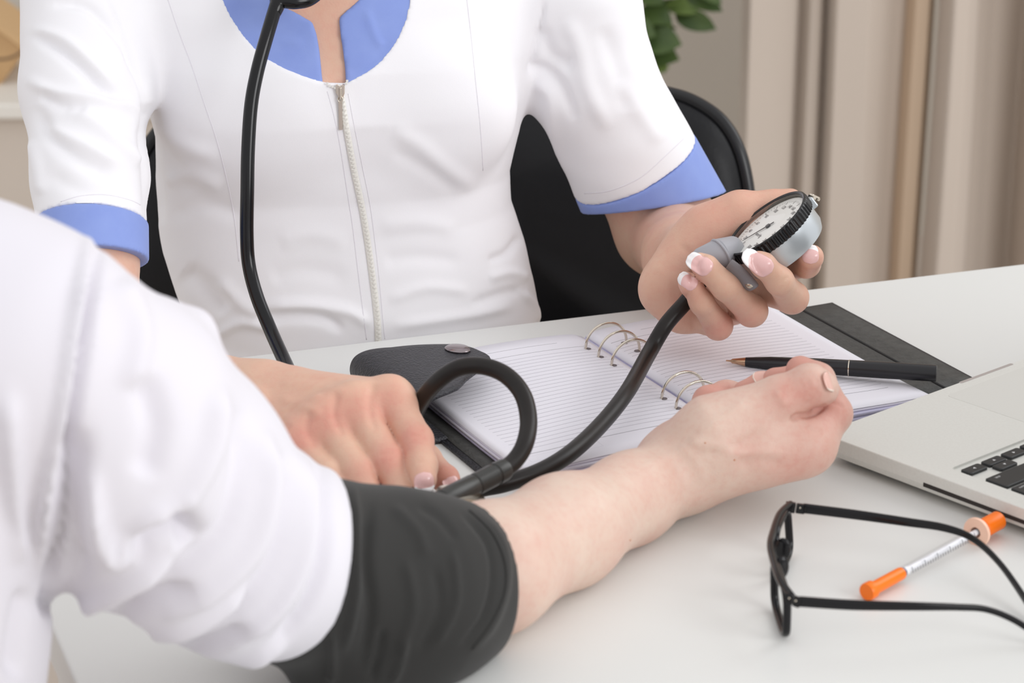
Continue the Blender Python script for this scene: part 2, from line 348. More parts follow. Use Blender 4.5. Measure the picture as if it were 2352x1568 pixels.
def key(x0, y0, x1, y1, leg=None, sz=.0035, off=(0, 0)):
    bm = bmesh.new(); z = LH-.0016; zt = LH+.0004
    lo = [(x, -y) for x, y in rrect(x0, y0, x1, y1, .0012, 2)]; hi = [(x, -y) for x, y in rrect(x0+.0005, y0+.0005, x1-.0005, y1-.0005, .0012, 2)]
    a = [bm.verts.new((x, y, z)) for x, y in lo]; b = [bm.verts.new((x, y, zt-.0003)) for x, y in lo]; c = [bm.verts.new((x, y, zt)) for x, y in hi]; n = len(a)
    for A, B in ((a, b), (b, c)):
        for i in range(n): bm.faces.new((A[i], A[(i+1) % n], B[(i+1) % n], B[i]))
    bm.faces.new(c); bm.faces.new(a); bmesh.ops.transform(bm, matrix=lm, verts=bm.verts)
    k = obj('key', bm, M['key'], lap)
    if leg:
        # seen by its user: up is away from the front edge, right is toward local -x
        mt = lm @ Matrix.Translation(((x0+x1)/2+off[0], -(y0+y1)/2+off[1], zt+.00006)) @ Matrix.Rotation(math.pi, 4, 'Z')
        if leg in 'udlr':
            bm = bmesh.new(); s = .0011; ang = {'u': 0, 'd': math.pi, 'l': math.pi/2, 'r': -math.pi/2}[leg]
            v = [bm.verts.new(Matrix.Rotation(ang, 4, 'Z') @ Vector(q)) for q in ((-s, -s*.8, 0), (s, -s*.8, 0), (0, s, 0))]; bm.faces.new(v)
            bmesh.ops.transform(bm, matrix=mt, verts=bm.verts); obj('legend', bm, M['legend'], k)
        else: text_mesh('legend', leg, sz, mt, M['legend'], k)
    return k
KP = .019; kx = .0260-.0082; ky = .1035-.0078
def kxr(i, w=1): return kx+i*KP, kx+i*KP+w*KP-.0028
a, b = kxr(0); key(a, ky+.0004, b, ky+.0086, 'r')
a, b = kxr(1); key(a, ky+.0004-.0, b, ky+.0080, 'd'); key(a, ky+.0088, b, ky+.0164, 'u')
a, b = kxr(2); key(a, ky+.0004, b, ky+.0086, 'l')
X = kx+3*KP
for w, t_ in ((1, 'alt'), (1.25, 'cmd'), (5.2, None), (1.25, 'cmd'), (1, 'alt'), (1, 'ctrl'), (1, 'fn')):
    key(X, ky, X+w*KP-.0028, ky+.0162, t_, .0028, (0, .004)); X += w*KP
rows_ = [[(2.25, 'shift')]+[(1, c) for c in '/.,MNBVCXZ']+[(2.25, 'shift')], [(1.75, 'return')]+[(1, c) for c in "';LKJHGFDSA"]+[(1.75, 'caps')], [(1, '\\')]+[(1, c) for c in '][POIUYTREWQ']+[(1.5, 'tab')], [(1.5, 'delete')]+[(1, c) for c in '=-0987654321']+[(1, '`')]]
for j, row in enumerate(rows_):
    X = kx; y_ = ky+KP*(j+1)
    for w, t_ in row:
        big = len(t_) > 1
        key(X, y_, X+w*KP-.0028, y_+.0162, t_, .0028 if big else .005, ((-(w*KP/2-.009), .0045) if big and j < 2 else (0, 0))); X += w*KP
# lid standing open beyond the keyboard
lidm = lm @ Matrix.Translation((0, -LD+.006, LH)) @ Matrix.Rotation(R(112), 4, 'X') @ Matrix.Scale(-1, 4, (0, 1, 0))
lidm = frame(lm @ Vector((0, -LD+.004, LH+.001)), lm.to_3x3() @ Vector((1, 0, 0)), lm.to_3x3() @ Vector((0, -math.cos(R(68)), math.sin(R(68)))))
bm = bmesh.new(); add_prism(bm, rrect(0, 0, LW, .225, .011), -.002, .004, lidm, .0008); obj('lid', bm, M['alu'], lap)
bm = bmesh.new(); add_prism(bm, rrect(.003, .003, LW-.003, .222, .009), -.0024, -.0018, lidm); obj('screen', bm, mat('dark_screen', srgb(18, 18, 20), .1), lap)

# ------------------------------------------------------------------ ring binder notebook
NT = R(64.26); NO = Vector((.0652, 1.633, .75))
A_ = Vector((math.cos(NT), -math.sin(NT), 0)); B_ = Vector((math.sin(NT), math.cos(NT), 0))
nm = Matrix(((A_.x, B_.x, 0, NO.x), (A_.y, B_.y, 0, NO.y), (0, 0, 1, NO.z), (0, 0, 0, 1)))   # local a (down the page), b (to the right page), z
nbk = thing('ring_binder', 'open black leather ring binder with lined white pages', 'notebook')
def sheet(name, prof, a0, a1, th, m, parent, na=10, zf=None, flipuv=False, endtaper=None):
    """sheet extruded along a with profile prof [(b,z)] in millimetres"""
    bm = bmesh.new(); uv = bm.loops.layers.uv.new('UVMap'); G = []; L = len(prof)
    s = [0]
    for p_, q_ in zip(prof, prof[1:]): s.append(s[-1]+math.dist(p_, q_))
    nr = []
    for i in range(L):
        t = Vector(prof[min(i+1, L-1)])-Vector(prof[max(i-1, 0)]); t.normalize(); nr.append((-t.y, t.x))
    for side in (0, 1):
        g = []
        for j in range(na+1):
            a = a0+(a1-a0)*j/na; row = []
            for i, (b, z) in enumerate(prof):
                dz = zf(a, b) if zf else 0; o = th*(1 if side == 0 else 0)
                aa, bb = (a, b) if endtaper is None else endtaper(a, b, s[i]/s[-1])
                row.append(bm.verts.new(nm @ (Vector((aa, bb+nr[i][0]*o, z+dz+nr[i][1]*o))/1000) if False else nm @ Vector((aa/1000, (bb+nr[i][0]*o)/1000, (z+dz+nr[i][1]*o)/1000))))
            g.append(row)
        G.append(g)
    def face(vs, uvs=None):
        f = bm.faces.new(vs)
        if uvs:
            for l, u in zip(f.loops, uvs): l[uv].uv = u
        return f
    for j in range(na):
        for i in range(L-1):
            q = [(j, i), (j+1, i), (j+1, i+1), (j, i+1)]
            face([G[0][y][x] for y, x in q], [(s[x]/1000, (a0+(a1-a0)*y/na)/1000) for y, x in q])
            face([G[1][y][x] for y, x in reversed(q)], [(-1, -1)]*4)
    for j in range(na):
        for i in (0, L-1): face([G[0][j][i], G[0][j+1][i], G[1][j+1][i], G[1][j][i]], [(-1, -1)]*4)
    for i in range(L-1):
        for j in (0, na): face([G[0][j][i], G[0][j][i+1], G[1][j][i+1], G[1][j][i]], [(-1, -1)]*4)
    return obj(name, bm, m, parent, True)
# paper with printed rules (flat print): uv in metres, u across, v down the page
def paper_mat(name, u0, u1, title):
    m = mat(name, srgb(233, 231, 238), .75); nt = m.node_tree; b = nt.nodes['Principled BSDF']
    uvn = nt.nodes.new('ShaderNodeUVMap'); sep = nt.nodes.new('ShaderNodeSeparateXYZ'); nt.links.new(uvn.outputs[0], sep.inputs[0])
    def math_(op, a, b_=None, c=None):
        n = nt.nodes.new('ShaderNodeMath'); n.operation = op
        for i, v in enumerate((a, b_, c)):
            if v is None: continue
            if isinstance(v, (int, float)): n.inputs[i].default_value = v
            else: nt.links.new(v, n.inputs[i])
        return n.outputs[0]
    U, V = sep.outputs[0], sep.outputs[1]
    def band(x, c, w): return math_('COMPARE', x, c, w)
    def rng(x, a, b_): return math_('MULTIPLY', math_('GREATER_THAN', x, a), math_('LESS_THAN', x, b_))
    fr = math_('FRACT', math_('DIVIDE', math_('ADD', V, .1), .0058))
    fine = math_('MULTIPLY', math_('MULTIPLY', band(fr, .5, .045), rng(V, .001, .146)), rng(U, u0, u1))
    bold = math_('MULTIPLY', math_('MAXIMUM', band(V, -.006, .00022), band(V, .149, .00025)), rng(U, u0, u1))
    if title: bold = math_('MAXIMUM', bold, math_('MULTIPLY', band(V, -.018, .00020), rng(U, u0+.03, u1-.02)))
    bx = math_('MULTIPLY', rng(U, u0, u0+.05), rng(V, .153, .162)); bi = math_('MULTIPLY', rng(U, u0+.0002, u0+.0498), rng(V, .1532, .1618))
    boxl = math_('MULTIPLY', math_('SUBTRACT', bx, bi), .6)
    x1 = nt.nodes.new('ShaderNodeMix'); x1.data_type = 'RGBA'; x1.inputs['A'].default_value = (*srgb(233, 231, 238), 1); x1.inputs['B'].default_value = (*srgb(176, 172, 182), 1); nt.links.new(math_('MAXIMUM', fine, boxl), x1.inputs['Factor'])
    x2 = nt.nodes.new('ShaderNodeMix'); x2.data_type = 'RGBA'; nt.links.new(x1.outputs['Result'], x2.inputs['A']); x2.inputs['B'].default_value = (*srgb(105, 102, 108), 1); nt.links.new(bold, x2.inputs['Factor'])
    nt.links.new(x2.outputs['Result'], b.inputs['Base Color'])
    return m
M['hole'] = mat('hole_shadow', srgb(120, 112, 115), .9)
M['paper_l'] = paper_mat('lined_paper_left', .012, .140, True); M['paper_r'] = paper_mat('lined_paper_right', .006, .132, True)
M['paper'] = mat('paper_edge', srgb(222, 219, 232), .8)
M['lilac'] = mat('lilac_page_edge', srgb(200, 197, 222), .8)
sheet('cover', [(-165, .6), (-150, .2), (-40, .2), (-10, .4), (0, .5), (10, .4), (60, .2), (150, .2), (192, .2), (208, .3)], -36, 160, 2.0, M['leather'], nbk, 8,
      endtaper=lambda a, b, s: (a, b))
sheet('cover_lining', [(-161, 2.7), (-150, 2.3), (-40, 2.3), (-10, 2.5), (0, 2.6), (10, 2.5), (60, 2.3), (150, 2.3), (192, 2.3), (205, 2.4)], -33, 157, .5, M['leather_in'], nbk, 8)
sheet('stitched_seam', [(177, 2.9), (178.2, 3.3), (179.4, 2.9)], -32, 156, .2, M['stitch'], nbk, 4)
def zl(b): # left page height profile
    t = abs(b)/149
    return 11.2+1.4*math.sin(min(1, t*1.25)*math.pi)-2.2*t**3-4.0*math.exp(-abs(b)/5)
def zr(b):
    t = abs(b)/149
    return 11.2+.9*math.sin(min(1, t*1.25)*math.pi)-1.4*t**3-4.0*math.exp(-abs(b)/5)
bl = [-149+147.5*i/24 for i in range(25)]; br = [1.5+147.5*i/24 for i in range(25)]
warp = lambda a, b: .8*math.sin(a/60+abs(b)/50)+1.2*max(0, (a-120)/60)**2*(abs(b)/149)
for k in range(5):       # blocks of leaves, each a little out of line with the next
    lo = 3.2+k*1.55; hi = 1.25
    f = lambda z, k=k: 2.8+(z-2.8)*(k+.15)/5
    sh = [0, 2.2, .6, 2.8, .4][k]; shb = [0, 1.2, .5, 1.6, .3][k]
    sheet('page_block', [(b-shb*(abs(b)/149), f(zl(b))) for b in bl], -34+sh*.3, 176+sh*.55, (11-2.8)/5*.8, M['paper'] if k != 1 else M['lilac'], nbk, 10, warp)
    sheet('page_block', [(b+shb*(abs(b)/149), f(zr(b))) for b in br], -34+sh*.3, 176+sh*.9, (11-2.8)/5*.8, M['paper'] if k not in (1, 3) else M['lilac'], nbk, 10, warp)
sheet('page', [(b, zl(b)+.45) for b in bl], -34, 176, .15, M['paper_l'], nbk, 14, warp)['label'] = 'left lined page'
sheet('page', [(b, zr(b)+.45) for b in br], -34, 176, .15, M['paper_r'], nbk, 14, warp)['label'] = 'right lined page'
bm = bmesh.new(); add_box(bm, (-.037, -.009, .0031), (.17, .009, .0052), nm, .001); obj('ring_spine', bm, M['silver'], nbk)
bm = bmesh.new(); add_box(bm, (-.034, -.0018, .0055), (.176, .0018, .0074), nm, .0005); obj('gutter_strip', bm, M['lilac'], nbk)
for i, a in enumerate((0, 19, 38, 108, 127, 146)):
    pts = []
    for k in range(41):
        t = math.pi*(1.22-1.44*k/40); pts.append(nm @ Vector((a/1000, .0158*math.cos(t), .0138+.0150*math.sin(t))))
    tube('ring', pts, .00095, M['silver'], nbk, n=1, seg=10)
    for sgn in (-1, 1):
        bm = bmesh.new(); zz = (zl(-14.8) if sgn < 0 else zr(14.8))+.66+warp(a, 14.8)
        add_lathe(bm, [(0, 0), (.0028, 0)], nm @ Matrix.Translation((a/1000, sgn*.0148, zz/1000)), 16); o = obj('punch_hole', bm, M['hole'], nbk)
# snap strap curling from under the left edge back over the page
sp = [(-160, 3.4), (-166, 3.0), (-172, 3.8), (-177, 7), (-180, 13), (-180.5, 19), (-178, 24.5), (-172, 28), (-163, 29.6), (-152, 30), (-140, 29.8), (-128, 29), (-118, 28), (-108, 27), (-101, 26.3)]
sp = [(v.x, v.y) for v in catmull([(b, z, 0) for b, z in sp], 7)]
def strap_taper(a, b, s):
    if s > .25:
        top = float(np.interp(b, [-181, -166, -156, -148, -142, -136, -112, -106, -103, -101], [88, 84, 81, 77, 71, 64, 41, 35, 31, 24])); bot = float(np.interp(b, [-181, -157, -116, -108, -104, -101], [-21, -11, -5, -1, 6, 18]))
        return bot+(top-bot)*(a+8)/98, b
    return float(np.interp(a, [-8, 90], [-21, 88])), b
sheet('strap', sp, -8, 90, 2.2, M['leather'], nbk, 16, endtaper=strap_taper)['label'] = 'curled black leather snap strap'
lathe('snap_button', [(0, 0), (.0085, 0), (.0088, .0008), (.0075, .0018), (.004, .0024), (0, .0025)], nm @ Matrix.Translation((.008, -.1165, .0303)) @ Matrix.Rotation(R(-5), 4, 'X'), M['gun'], nbk)

# ------------------------------------------------------------------ pen
pa, pb = T(1667, 828, .7625+.0035), T(2151, 857, .769)
ax = (pb-pa).normalized(); L_ = (pb-pa).length
pm = frame(pa, ax.orthogonal(), ax.cross(ax.orthogonal())); 
pm = Matrix.Identity(4); q_ = ax.to_track_quat('Z', 'Y'); pm = q_.to_matrix().to_4x4(); pm.translation = pa
pen = thing('pen', 'black ballpoint pen with gold-toned tip lying across the right page', 'pen')
lathe('tip', [(0, 0), (.0005, .0003), (.0006, .003), (.0016, .0045), (.0029, .013), (.0030, .0135)], pm, M['silver'] if 0 else mat('rose_gold', srgb(205, 170, 140), .2, metal=1), pen, 24)
lathe('barrel', [(.0031, .0135), (.0045, .030), (.0053, .060), (.0054, L_*.588)], pm, M['pen'], pen, 32)
lathe('centre_band', [(.0053, L_*.586), (.0056, L_*.587), (.0056, L_*.592), (.0053, L_*.593)], pm, M['silver'], pen, 32)
lathe('cap', [(.0055, L_*.593), (.0057, L_*.75), (.0056, L_*.99), (.0053, L_), (0, L_)], pm, M['pen'], pen, 32)

# ------------------------------------------------------------------ insulin syringe
sa, sb = T(1990, 1362, .7546), T(2292, 1197, .7582); ax = (sb-sa).normalized(); L_ = (sb-sa).length
sm = ax.to_track_quat('Z', 'Y').to_matrix().to_4x4(); sm.translation = sa+Vector((0, 0, .0006))
syr = thing('syringe', 'clear insulin syringe with orange caps lying between the glasses temples', 'syringe')
lathe('needle_cap', [(0, 0), (.0048, 0), (.0051, .0008), (.0050, .0052), (.0038, .0062), (.0037, .030), (.0035, .032), (0, .032)], sm, M['orange'], syr, 32)
lathe('barrel', [(.0033, .032), (.0033, L_-.021)], sm, M['clear'], syr, 32)
lathe('plunger', [(0, .0345), (.0024, .0345), (.0025, .0372), (.0018, .0376), (.0018, L_-.018), (0, L_-.018)], sm, mat('white_plunger', srgb(240, 240, 242), .4), syr, 20)
lathe('stopper', [(0, .0328), (.0024, .0330), (.0025, .0345), (0, .0345)], sm, mat('blue_grey_rubber', srgb(90, 98, 120), .5), syr, 20)
lathe('flange', [(.0033, L_-.0225), (.0085, L_-.0222), (.0088, L_-.0210), (.0085, L_-.0200), (.0040, L_-.0185), (.004, L_-.014)], sm, M['pale_orange'], syr, 32)
lathe('plunger_cap', [(0, L_-.0155), (.0052, L_-.0155), (.0056, L_-.0145), (.0056, L_), (.0050, L_+.0008), (0, L_+.0008)], sm, M['orange'], syr, 32)
va, vb = (sm.to_3x3().inverted() @ Vector((0, -.95, -.1))), (sm.to_3x3().inverted() @ Vector((-.15, -.75, .62))); ang0 = math.atan2(va.y, va.x); sgn_ = 1 if (math.atan2(vb.y, vb.x)-ang0+math.pi) % (2*math.pi) > math.pi else -1
bm = bmesh.new()
for i in range(26):
    z = .038+i*(L_-.022-.044)/25; h = .95 if i % 5 == 0 else .55; vs = []
    for aa in np.linspace(0, h, 4):
        for dz in (-.0003, .0003): w_ = (Vector((.35, -.9, -.25)).lerp(Vector((-.05, -.8, .6)), aa)); w_ = (w_-ax*w_.dot(ax)).normalized(); vs.append(bm.verts.new(sa+Vector((0, 0, .0006))+ax*(z+dz)+w_*.0036))
    for k in range(3): bm.faces.new((vs[2*k], vs[2*k+1], vs[2*k+3], vs[2*k+2]))
g = obj('graduations', bm, mat('scale_print', srgb(70, 70, 78), .6), syr); g['kind'] = 'stuff'

# ------------------------------------------------------------------ glasses
gl = thing('eyeglasses', 'black framed eyeglasses with open temples lying on the desk', 'glasses')
def lens_rim(ot, it, ib, ob, bow):
    """closed outline through outer-top, inner-top, inner-bottom, outer-bottom, rounded"""
    cor = [ot, it, ib, ob]; out = []
    for i in range(4):
        a, b, c = cor[i-1], cor[i], cor[(i+1) % 4]; f = .30
        for t in (0, .25, .5, .75, 1):
            p0, p1 = b+(a-b)*f, b+(c-b)*f
            out.append((p0*(1-t)**2)+(b*2*t*(1-t))+(p1*t*t))
    return out
ot1, ib1 = T(1809, 1368, .780), T(1783, 1366, .7525)
it1 = T(1778, 1282, .7815); ob1 = T(1806, 1470, .7525); ib1 = T(1779, 1384, .7525)
ot2, it2 = T(1808, 1160, .780), T(1779, 1226, .7815); ob2 = T(1815, 1266, .7525); ib2 = T(1786, 1325, .7525)
def lens(name, rim, par):
    bm = bmesh.new(); c = sum(rim, Vector())/len(rim); vs = [bm.verts.new(p) for p in rim]; cc = bm.verts.new(c+Vector((-.0015, 0, 0)))
    for i in range(len(vs)): bm.faces.new((vs[i], vs[(i+1) % len(vs)], cc))
    return obj(name, bm, M['glass'], par, True)
nf = ((ot1-it1).cross(ib1-it1)).normalized()
for (ot, it, ib, ob) in ((ot1, it1, ib1, ob1), (ot2, it2, ib2, ob2)):
    rim = lens_rim(ot, it, ib, ob, 0); n_ = ((ot-it).cross(ib-it)).normalized()
    tube('rim', rim, .0017, M['frame'], gl, n=2, seg=12, closed=True, flat=(n_, 1.35)); lens('lens', rim, gl)
tube('brow_bar', [ot1+Vector((.002, -.001, 0)), (ot1*.6+it1*.4)+Vector((-.0015, 0, .0012)), it1+Vector((-.001, 0, .0008)), (it1+it2)/2+Vector((-.0022, 0, .0012)), it2+Vector((-.001, 0, .0008)), (ot2*.6+it2*.4)+Vector((-.0015, 0, .0012)), ot2+Vector((.002, .001, 0))], [.0024, .0022, .0022, .0022, .0024], M['frame'], gl, flat=((1, 0, 0), .9))
for it, s_ in ((it1, 1), (it2, -1)):
    bm = bmesh.new(); bmesh.ops.create_uvsphere(bm, u_segments=14, v_segments=10, radius=1)
    bmesh.ops.transform(bm, matrix=Matrix.Translation(it+Vector((.0045, .004*s_, -.0075))) @ Matrix.Rotation(R(15*s_), 4, 'Z') @ Matrix.Diagonal((.0045, .0018, .0070, 1)), verts=bm.verts); obj('nose_pad', bm, M['frame'], gl, True)
def temple(pts, hs, hinge):
    bm = bmesh.new(); cp = catmull(pts, 8); add_tube(bm, cp, hs, 12, flat=((0, 0, 1), 1.0)); 
    return obj('temple', bm, M['frame'], gl, True)
def strip(name, pts, heights, th, m, par):   # flat bar standing on edge
    cp = catmull(pts, 8); N = len(cp); hh = [float(np.interp(i/(N-1), np.linspace(0, 1, len(heights)), heights)) for i in range(N)]
    bm = bmesh.new(); rings = []
    for i in range(N):
        t = (cp[min(i+1, N-1)]-cp[max(i-1, 0)]); t.z = 0 if abs(t.z) < t.length*.8 else t.z; t.normalize(); w = Vector((-t.y, t.x, 0)).normalized(); u = w.cross(t)*-1; u = Vector((0, 0, 1)) if abs(u.z) < .2 else (u if u.z > 0 else -u)
        r = []
        for k in range(14):
            a = 2*math.pi*k/14; ca, sa_ = math.cos(a), math.sin(a)
            r.append(bm.verts.new(cp[i]+w*(th*math.copysign(abs(ca)**.6, ca))+u*(hh[i]*math.copysign(abs(sa_)**.6, sa_))))
        rings.append(r)
    for A, B in zip(rings, rings[1:]):
        for k in range(14): bm.faces.new((A[k], A[(k+1) % 14], B[(k+1) % 14], B[k]))
    bm.faces.new(list(reversed(rings[0]))); bm.faces.new(rings[-1])
    return obj(name, bm, m, par, True)
strip('temple', [T(1846, 1167, .7785), T(1960, 1181, .777), T(2080, 1198, .775), T(2170, 1212, .773), T(2235, 1237, .770), T(2295, 1292, .765), T(2352, 1372, .757), T(2385, 1430, .7535)], [.0030, .0029, .0026, .0023, .0020, .0019, .0024, .0026], .0012, M['frame'], gl)
strip('temple', [T(1836, 1381, .7785), T(1960, 1389, .777), T(2100, 1392, .775), T(2200, 1394, .772), T(2265, 1399, .769), T(2330, 1424, .763), T(2400, 1470, .754)], [.0030, .0029, .0024, .0019, .0018, .0019, .0022], .0012, M['frame'], gl)
for ot, px_, py_, dy in ((ot1, 1828, 1381, -.0005), (ot2, 1838, 1166, .0005)):
    e = T(px_+14, py_, .7787)
    bm = bmesh.new(); v = e-ot; q_ = frame(ot+Vector((-.001, 0, -.0008)), v, (0, 0, 1)); add_box(bm, (0, -.0031, -.0014), (v.length*.52, .0031, .0014), q_, .0005); add_box(bm, (v.length*.56, -.0029, -.0013), (v.length*1.02, .0029, .0013), q_, .0005)
    obj('hinge', bm, M['frame'], gl)
    bm = bmesh.new(); add_lathe(bm, [(0, 0), (.0006, 0), (.0004, .0003), (0, .0003)], q_ @ Matrix.Translation((v.length*.3, .001, .0014)), 8); add_lathe(bm, [(0, 0), (.0006, 0), (.0004, .0003), (0, .0003)], q_ @ Matrix.Translation((v.length*.75, .001, .0014)), 8); obj('hinge_screws', bm, M['silver'], gl)
# ------------------------------------------------------------------ organic surfaces: smooth unions of tapered limbs, meshed by surface nets
def smin(a, b, k):
    if k <= 0: return np.minimum(a, b)
    h = np.maximum(k-np.abs(a-b), 0)/k
    return np.minimum(a, b)-h*h*k*.25
class Cone:                       # tapered capsule; n, s flatten it along n by factor s (>1 thinner)
    def __init__(s, a, b, ra, rb, n=None, f=1.0):
        s.a, s.b = np.array(a, float), np.array(b, float); s.ra, s.rb = ra, rb
        s.n = None if n is None else np.array(Vector(n).normalized(), float); s.f = f
    def ev(s, X, Cn=None, Rd=0):
        ab = s.b-s.a; L = max(ab@ab, 1e-12); v = X-s.a
        t = np.clip((v@ab)/L, 0, 1); q = v-t[..., None]*ab
        d2 = (q*q).sum(-1)
        if s.n is not None: d2 = d2+(s.f**2-1)*(q@s.n)**2
        d = np.sqrt(d2)-(s.ra+(s.rb-s.ra)*t)
        return d if s.n is None or s.f <= 1 else d/(1+(s.f-1)*.35)
class Ell:                        # ellipsoid centre, axes matrix columns, radii
    def __init__(s, c, r, m=None): s.c = np.array(c, float); s.r = np.array(r, float); s.m = np.eye(3) if m is None else np.array(m, float)
    def ev(s, X, Cn=None, Rd=0):
        q = (X-s.c)@s.m; k = np.sqrt(((q/s.r)**2).sum(-1)); k2 = np.sqrt(((q/s.r**2)**2).sum(-1))+1e-9
        return k*(k-1)/k2
class Half:                       # half space, inside where (x-p).n < 0
    def __init__(s, p, n): s.p = np.array(p, float); s.n = np.array(Vector(n).normalized(), float)
    def ev(s, X, Cn=None, Rd=0): return (X-s.p)@s.n
class U:                          # smooth union, culled block by block
    def __init__(s, k, *ch): s.k = k; s.ch = [c for c in ch if c is not None]
    def ev(s, X, Cn=None, Rd=0):
        if Cn is None or X.ndim < 3:
            d = s.ch[0].ev(X)
            for c in s.ch[1:]: d = smin(d, c.ev(X), s.k)
            return d
        dc = [c.ev(Cn) for c in s.ch]; mn = np.minimum.reduce(dc); out = np.full(X.shape[:2], 1e3)
        for c, e in zip(s.ch, dc):
            m = e < mn+2.6*Rd+s.k
            if m.any(): out[m] = smin(out[m], c.ev(X[m], Cn[m], Rd), s.k)
        return out
class Sub:                        # a minus b, smooth
    def __init__(s, a, b, k=0.0): s.a, s.b, s.k = a, b, k
    def ev(s, X, Cn=None, Rd=0): return -smin(-s.a.ev(X, Cn, Rd), s.b.ev(X, Cn, Rd), s.k)
class And:
    def __init__(s, a, b, k=0.0): s.a, s.b, s.k = a, b, k
    def ev(s, X, Cn=None, Rd=0): return -smin(-s.a.ev(X, Cn, Rd), -s.b.ev(X, Cn, Rd), s.k)
class Off:
    def __init__(s, a, o): s.a, s.o = a, o
    def ev(s, X, Cn=None, Rd=0): return s.a.ev(X, Cn, Rd)-s.o
class Loft:                       # stack of ellipses along an axis: rows (t, cx, cy, rx, ry, power)
    def __init__(s, o, ax, ay, az, rows):
        s.o = np.array(o, float); s.m = np.array([np.array(ax, float), np.array(ay, float), np.array(az, float)]).T; s.r = np.array(rows, float)
        s.z = s.r[:, 0]
    def ev(s, X, Cn=None, Rd=0):
        q = (X-s.o)@s.m; z = q[..., 2]; r = s.r
        zc = np.clip(z, s.z[0], s.z[-1])
        cx, cy, rx, ry = (np.interp(zc, s.z, r[:, i]) for i in (1, 2, 3, 4))
        x, y = np.abs(q[..., 0]-cx)/rx, np.abs(q[..., 1]-cy)/ry; pw = 2.3
        k = (x**pw+y**pw)**(1/pw); d = (k-1)*np.minimum(rx, ry)*.92
        e = np.maximum(s.z[0]-z, z-s.z[-1])
        return np.where(e > 0, np.sqrt(np.maximum(d, 0)**2+e*e)+np.minimum(d, 0)*0, np.maximum(d, e))
class Prism:                      # 2-D polygon extruded both ways along w (u, v, w orthonormal)
    def __init__(s, o, u, v, poly): s.o = np.array(o, float); s.uv = np.array([np.array(u), np.array(v)], float).T; s.p = np.array(poly, float)
    def ev(s, X, Cn=None, Rd=0):
        q = (X-s.o)@s.uv; sh = q.shape[:-1]; q = q.reshape(-1, 2); best = np.full(len(q), 1e9); ins = np.zeros(len(q), bool); n = len(s.p)
        for i in range(n):
            a, b = s.p[i], s.p[(i+1) % n]; e = b-a; w = q-a; t = np.clip((w@e)/(e@e), 0, 1)
            r = w-t[:, None]*e; best = np.minimum(best, (r*r).sum(1))
            c = (a[1] > q[:, 1]) != (b[1] > q[:, 1])
            if abs(e[1]) > 1e-12: ins ^= c & (q[:, 0] < (e[0]*(q[:, 1]-a[1])/e[1]+a[0]))
        return (np.where(ins, -1, 1)*np.sqrt(best)).reshape(sh)
def nets(f, lo, hi, h, B=8):
    """sparse surface nets: returns verts, quads"""
    lo = np.array(lo, float); n = np.ceil((np.array(hi)-lo)/(h*B)).astype(int)
    g = np.stack(np.meshgrid(*[np.arange(k) for k in n], indexing='ij'), -1).reshape(-1, 3)
    Rd = h*B*math.sqrt(3)/2; ctr = lo+(g+.5)*h*B
    d = np.concatenate([f.ev(ctr[i:i+200000]) for i in range(0, len(ctr), 200000)])
    keep = np.abs(d) < Rd*1.9; g, ctr = g[keep], ctr[keep]
    NX, NY, NZ = (n*B+2).astype(np.int64)
    loc = np.stack(np.meshgrid(*[np.arange(B+1)]*3, indexing='ij'), -1).reshape(-1, 3)
    keys, pos, quads = [], [], []
    def kk(c): return (c[..., 0]*NY+c[..., 1])*NZ+c[..., 2]
    for i in range(0, len(g), 1200):
        gb = g[i:i+1200]; base = gb[:, None, :]*B+loc[None]; X = lo+base*h
        D = f.ev(X, ctr[i:i+1200], Rd).reshape(-1, B+1, B+1, B+1)
        sg = D < 0
        act = np.zeros((len(gb), B, B, B), bool); s0 = sg[:, :B, :B, :B]
        cs = []
        for dx in (0, 1):
            for dy in (0, 1):
                for dz in (0, 1): cs.append((dx, dy, dz)); act |= sg[:, dx:dx+B, dy:dy+B, dz:dz+B] != s0
        ib, ix, iy, iz = np.nonzero(act)
        if not len(ib): continue
        V = np.stack([D[ib, ix+c[0], iy+c[1], iz+c[2]] for c in cs], -1); carr = np.array(cs, float)
        acc = np.zeros((len(ib), 3)); cnt = np.zeros(len(ib))
        for a in range(8):
            for b in range(a+1, 8):
                if abs(carr[a]-carr[b]).sum() != 1: continue
                m = (V[:, a] < 0) != (V[:, b] < 0); t = np.where(m, V[:, a]/np.where(m, V[:, a]-V[:, b], 1), 0)
                acc += m[:, None]*(carr[a]+t[:, None]*(carr[b]-carr[a])); cnt += m
        cell = gb[ib]*B+np.stack([ix, iy, iz], -1)
        pos.append(lo+(cell+acc/cnt[:, None])*h); keys.append(kk(cell))
        for ax in range(3):
            sl = [slice(0, B)]*3; sl2 = list(sl); sl2[ax] = slice(1, B+1)
            A, Bq = sg[(slice(None), *sl)], sg[(slice(None), *sl2)]
            jb, jx, jy, jz = np.nonzero(A != Bq)
            if not len(jb): continue
            cc = gb[jb]*B+np.stack([jx, jy, jz], -1); o1, o2 = np.eye(3, dtype=int)[(ax+1) % 3], np.eye(3, dtype=int)[(ax+2) % 3]
            q = np.stack([kk(cc), kk(cc-o1), kk(cc-o1-o2), kk(cc-o2)], -1); fl = A[jb, jx, jy, jz]
            q[~fl] = q[~fl][:, ::-1]; quads.append(q)
    keys = np.concatenate(keys); pos = np.concatenate(pos); quads = np.concatenate(quads)
    o = np.argsort(keys); keys = keys[o]; pos = pos[o]
    idx = np.searchsorted(keys, quads); idx = np.minimum(idx, len(keys)-1); ok = (keys[idx] == quads).all(1)
    return pos, idx[ok]
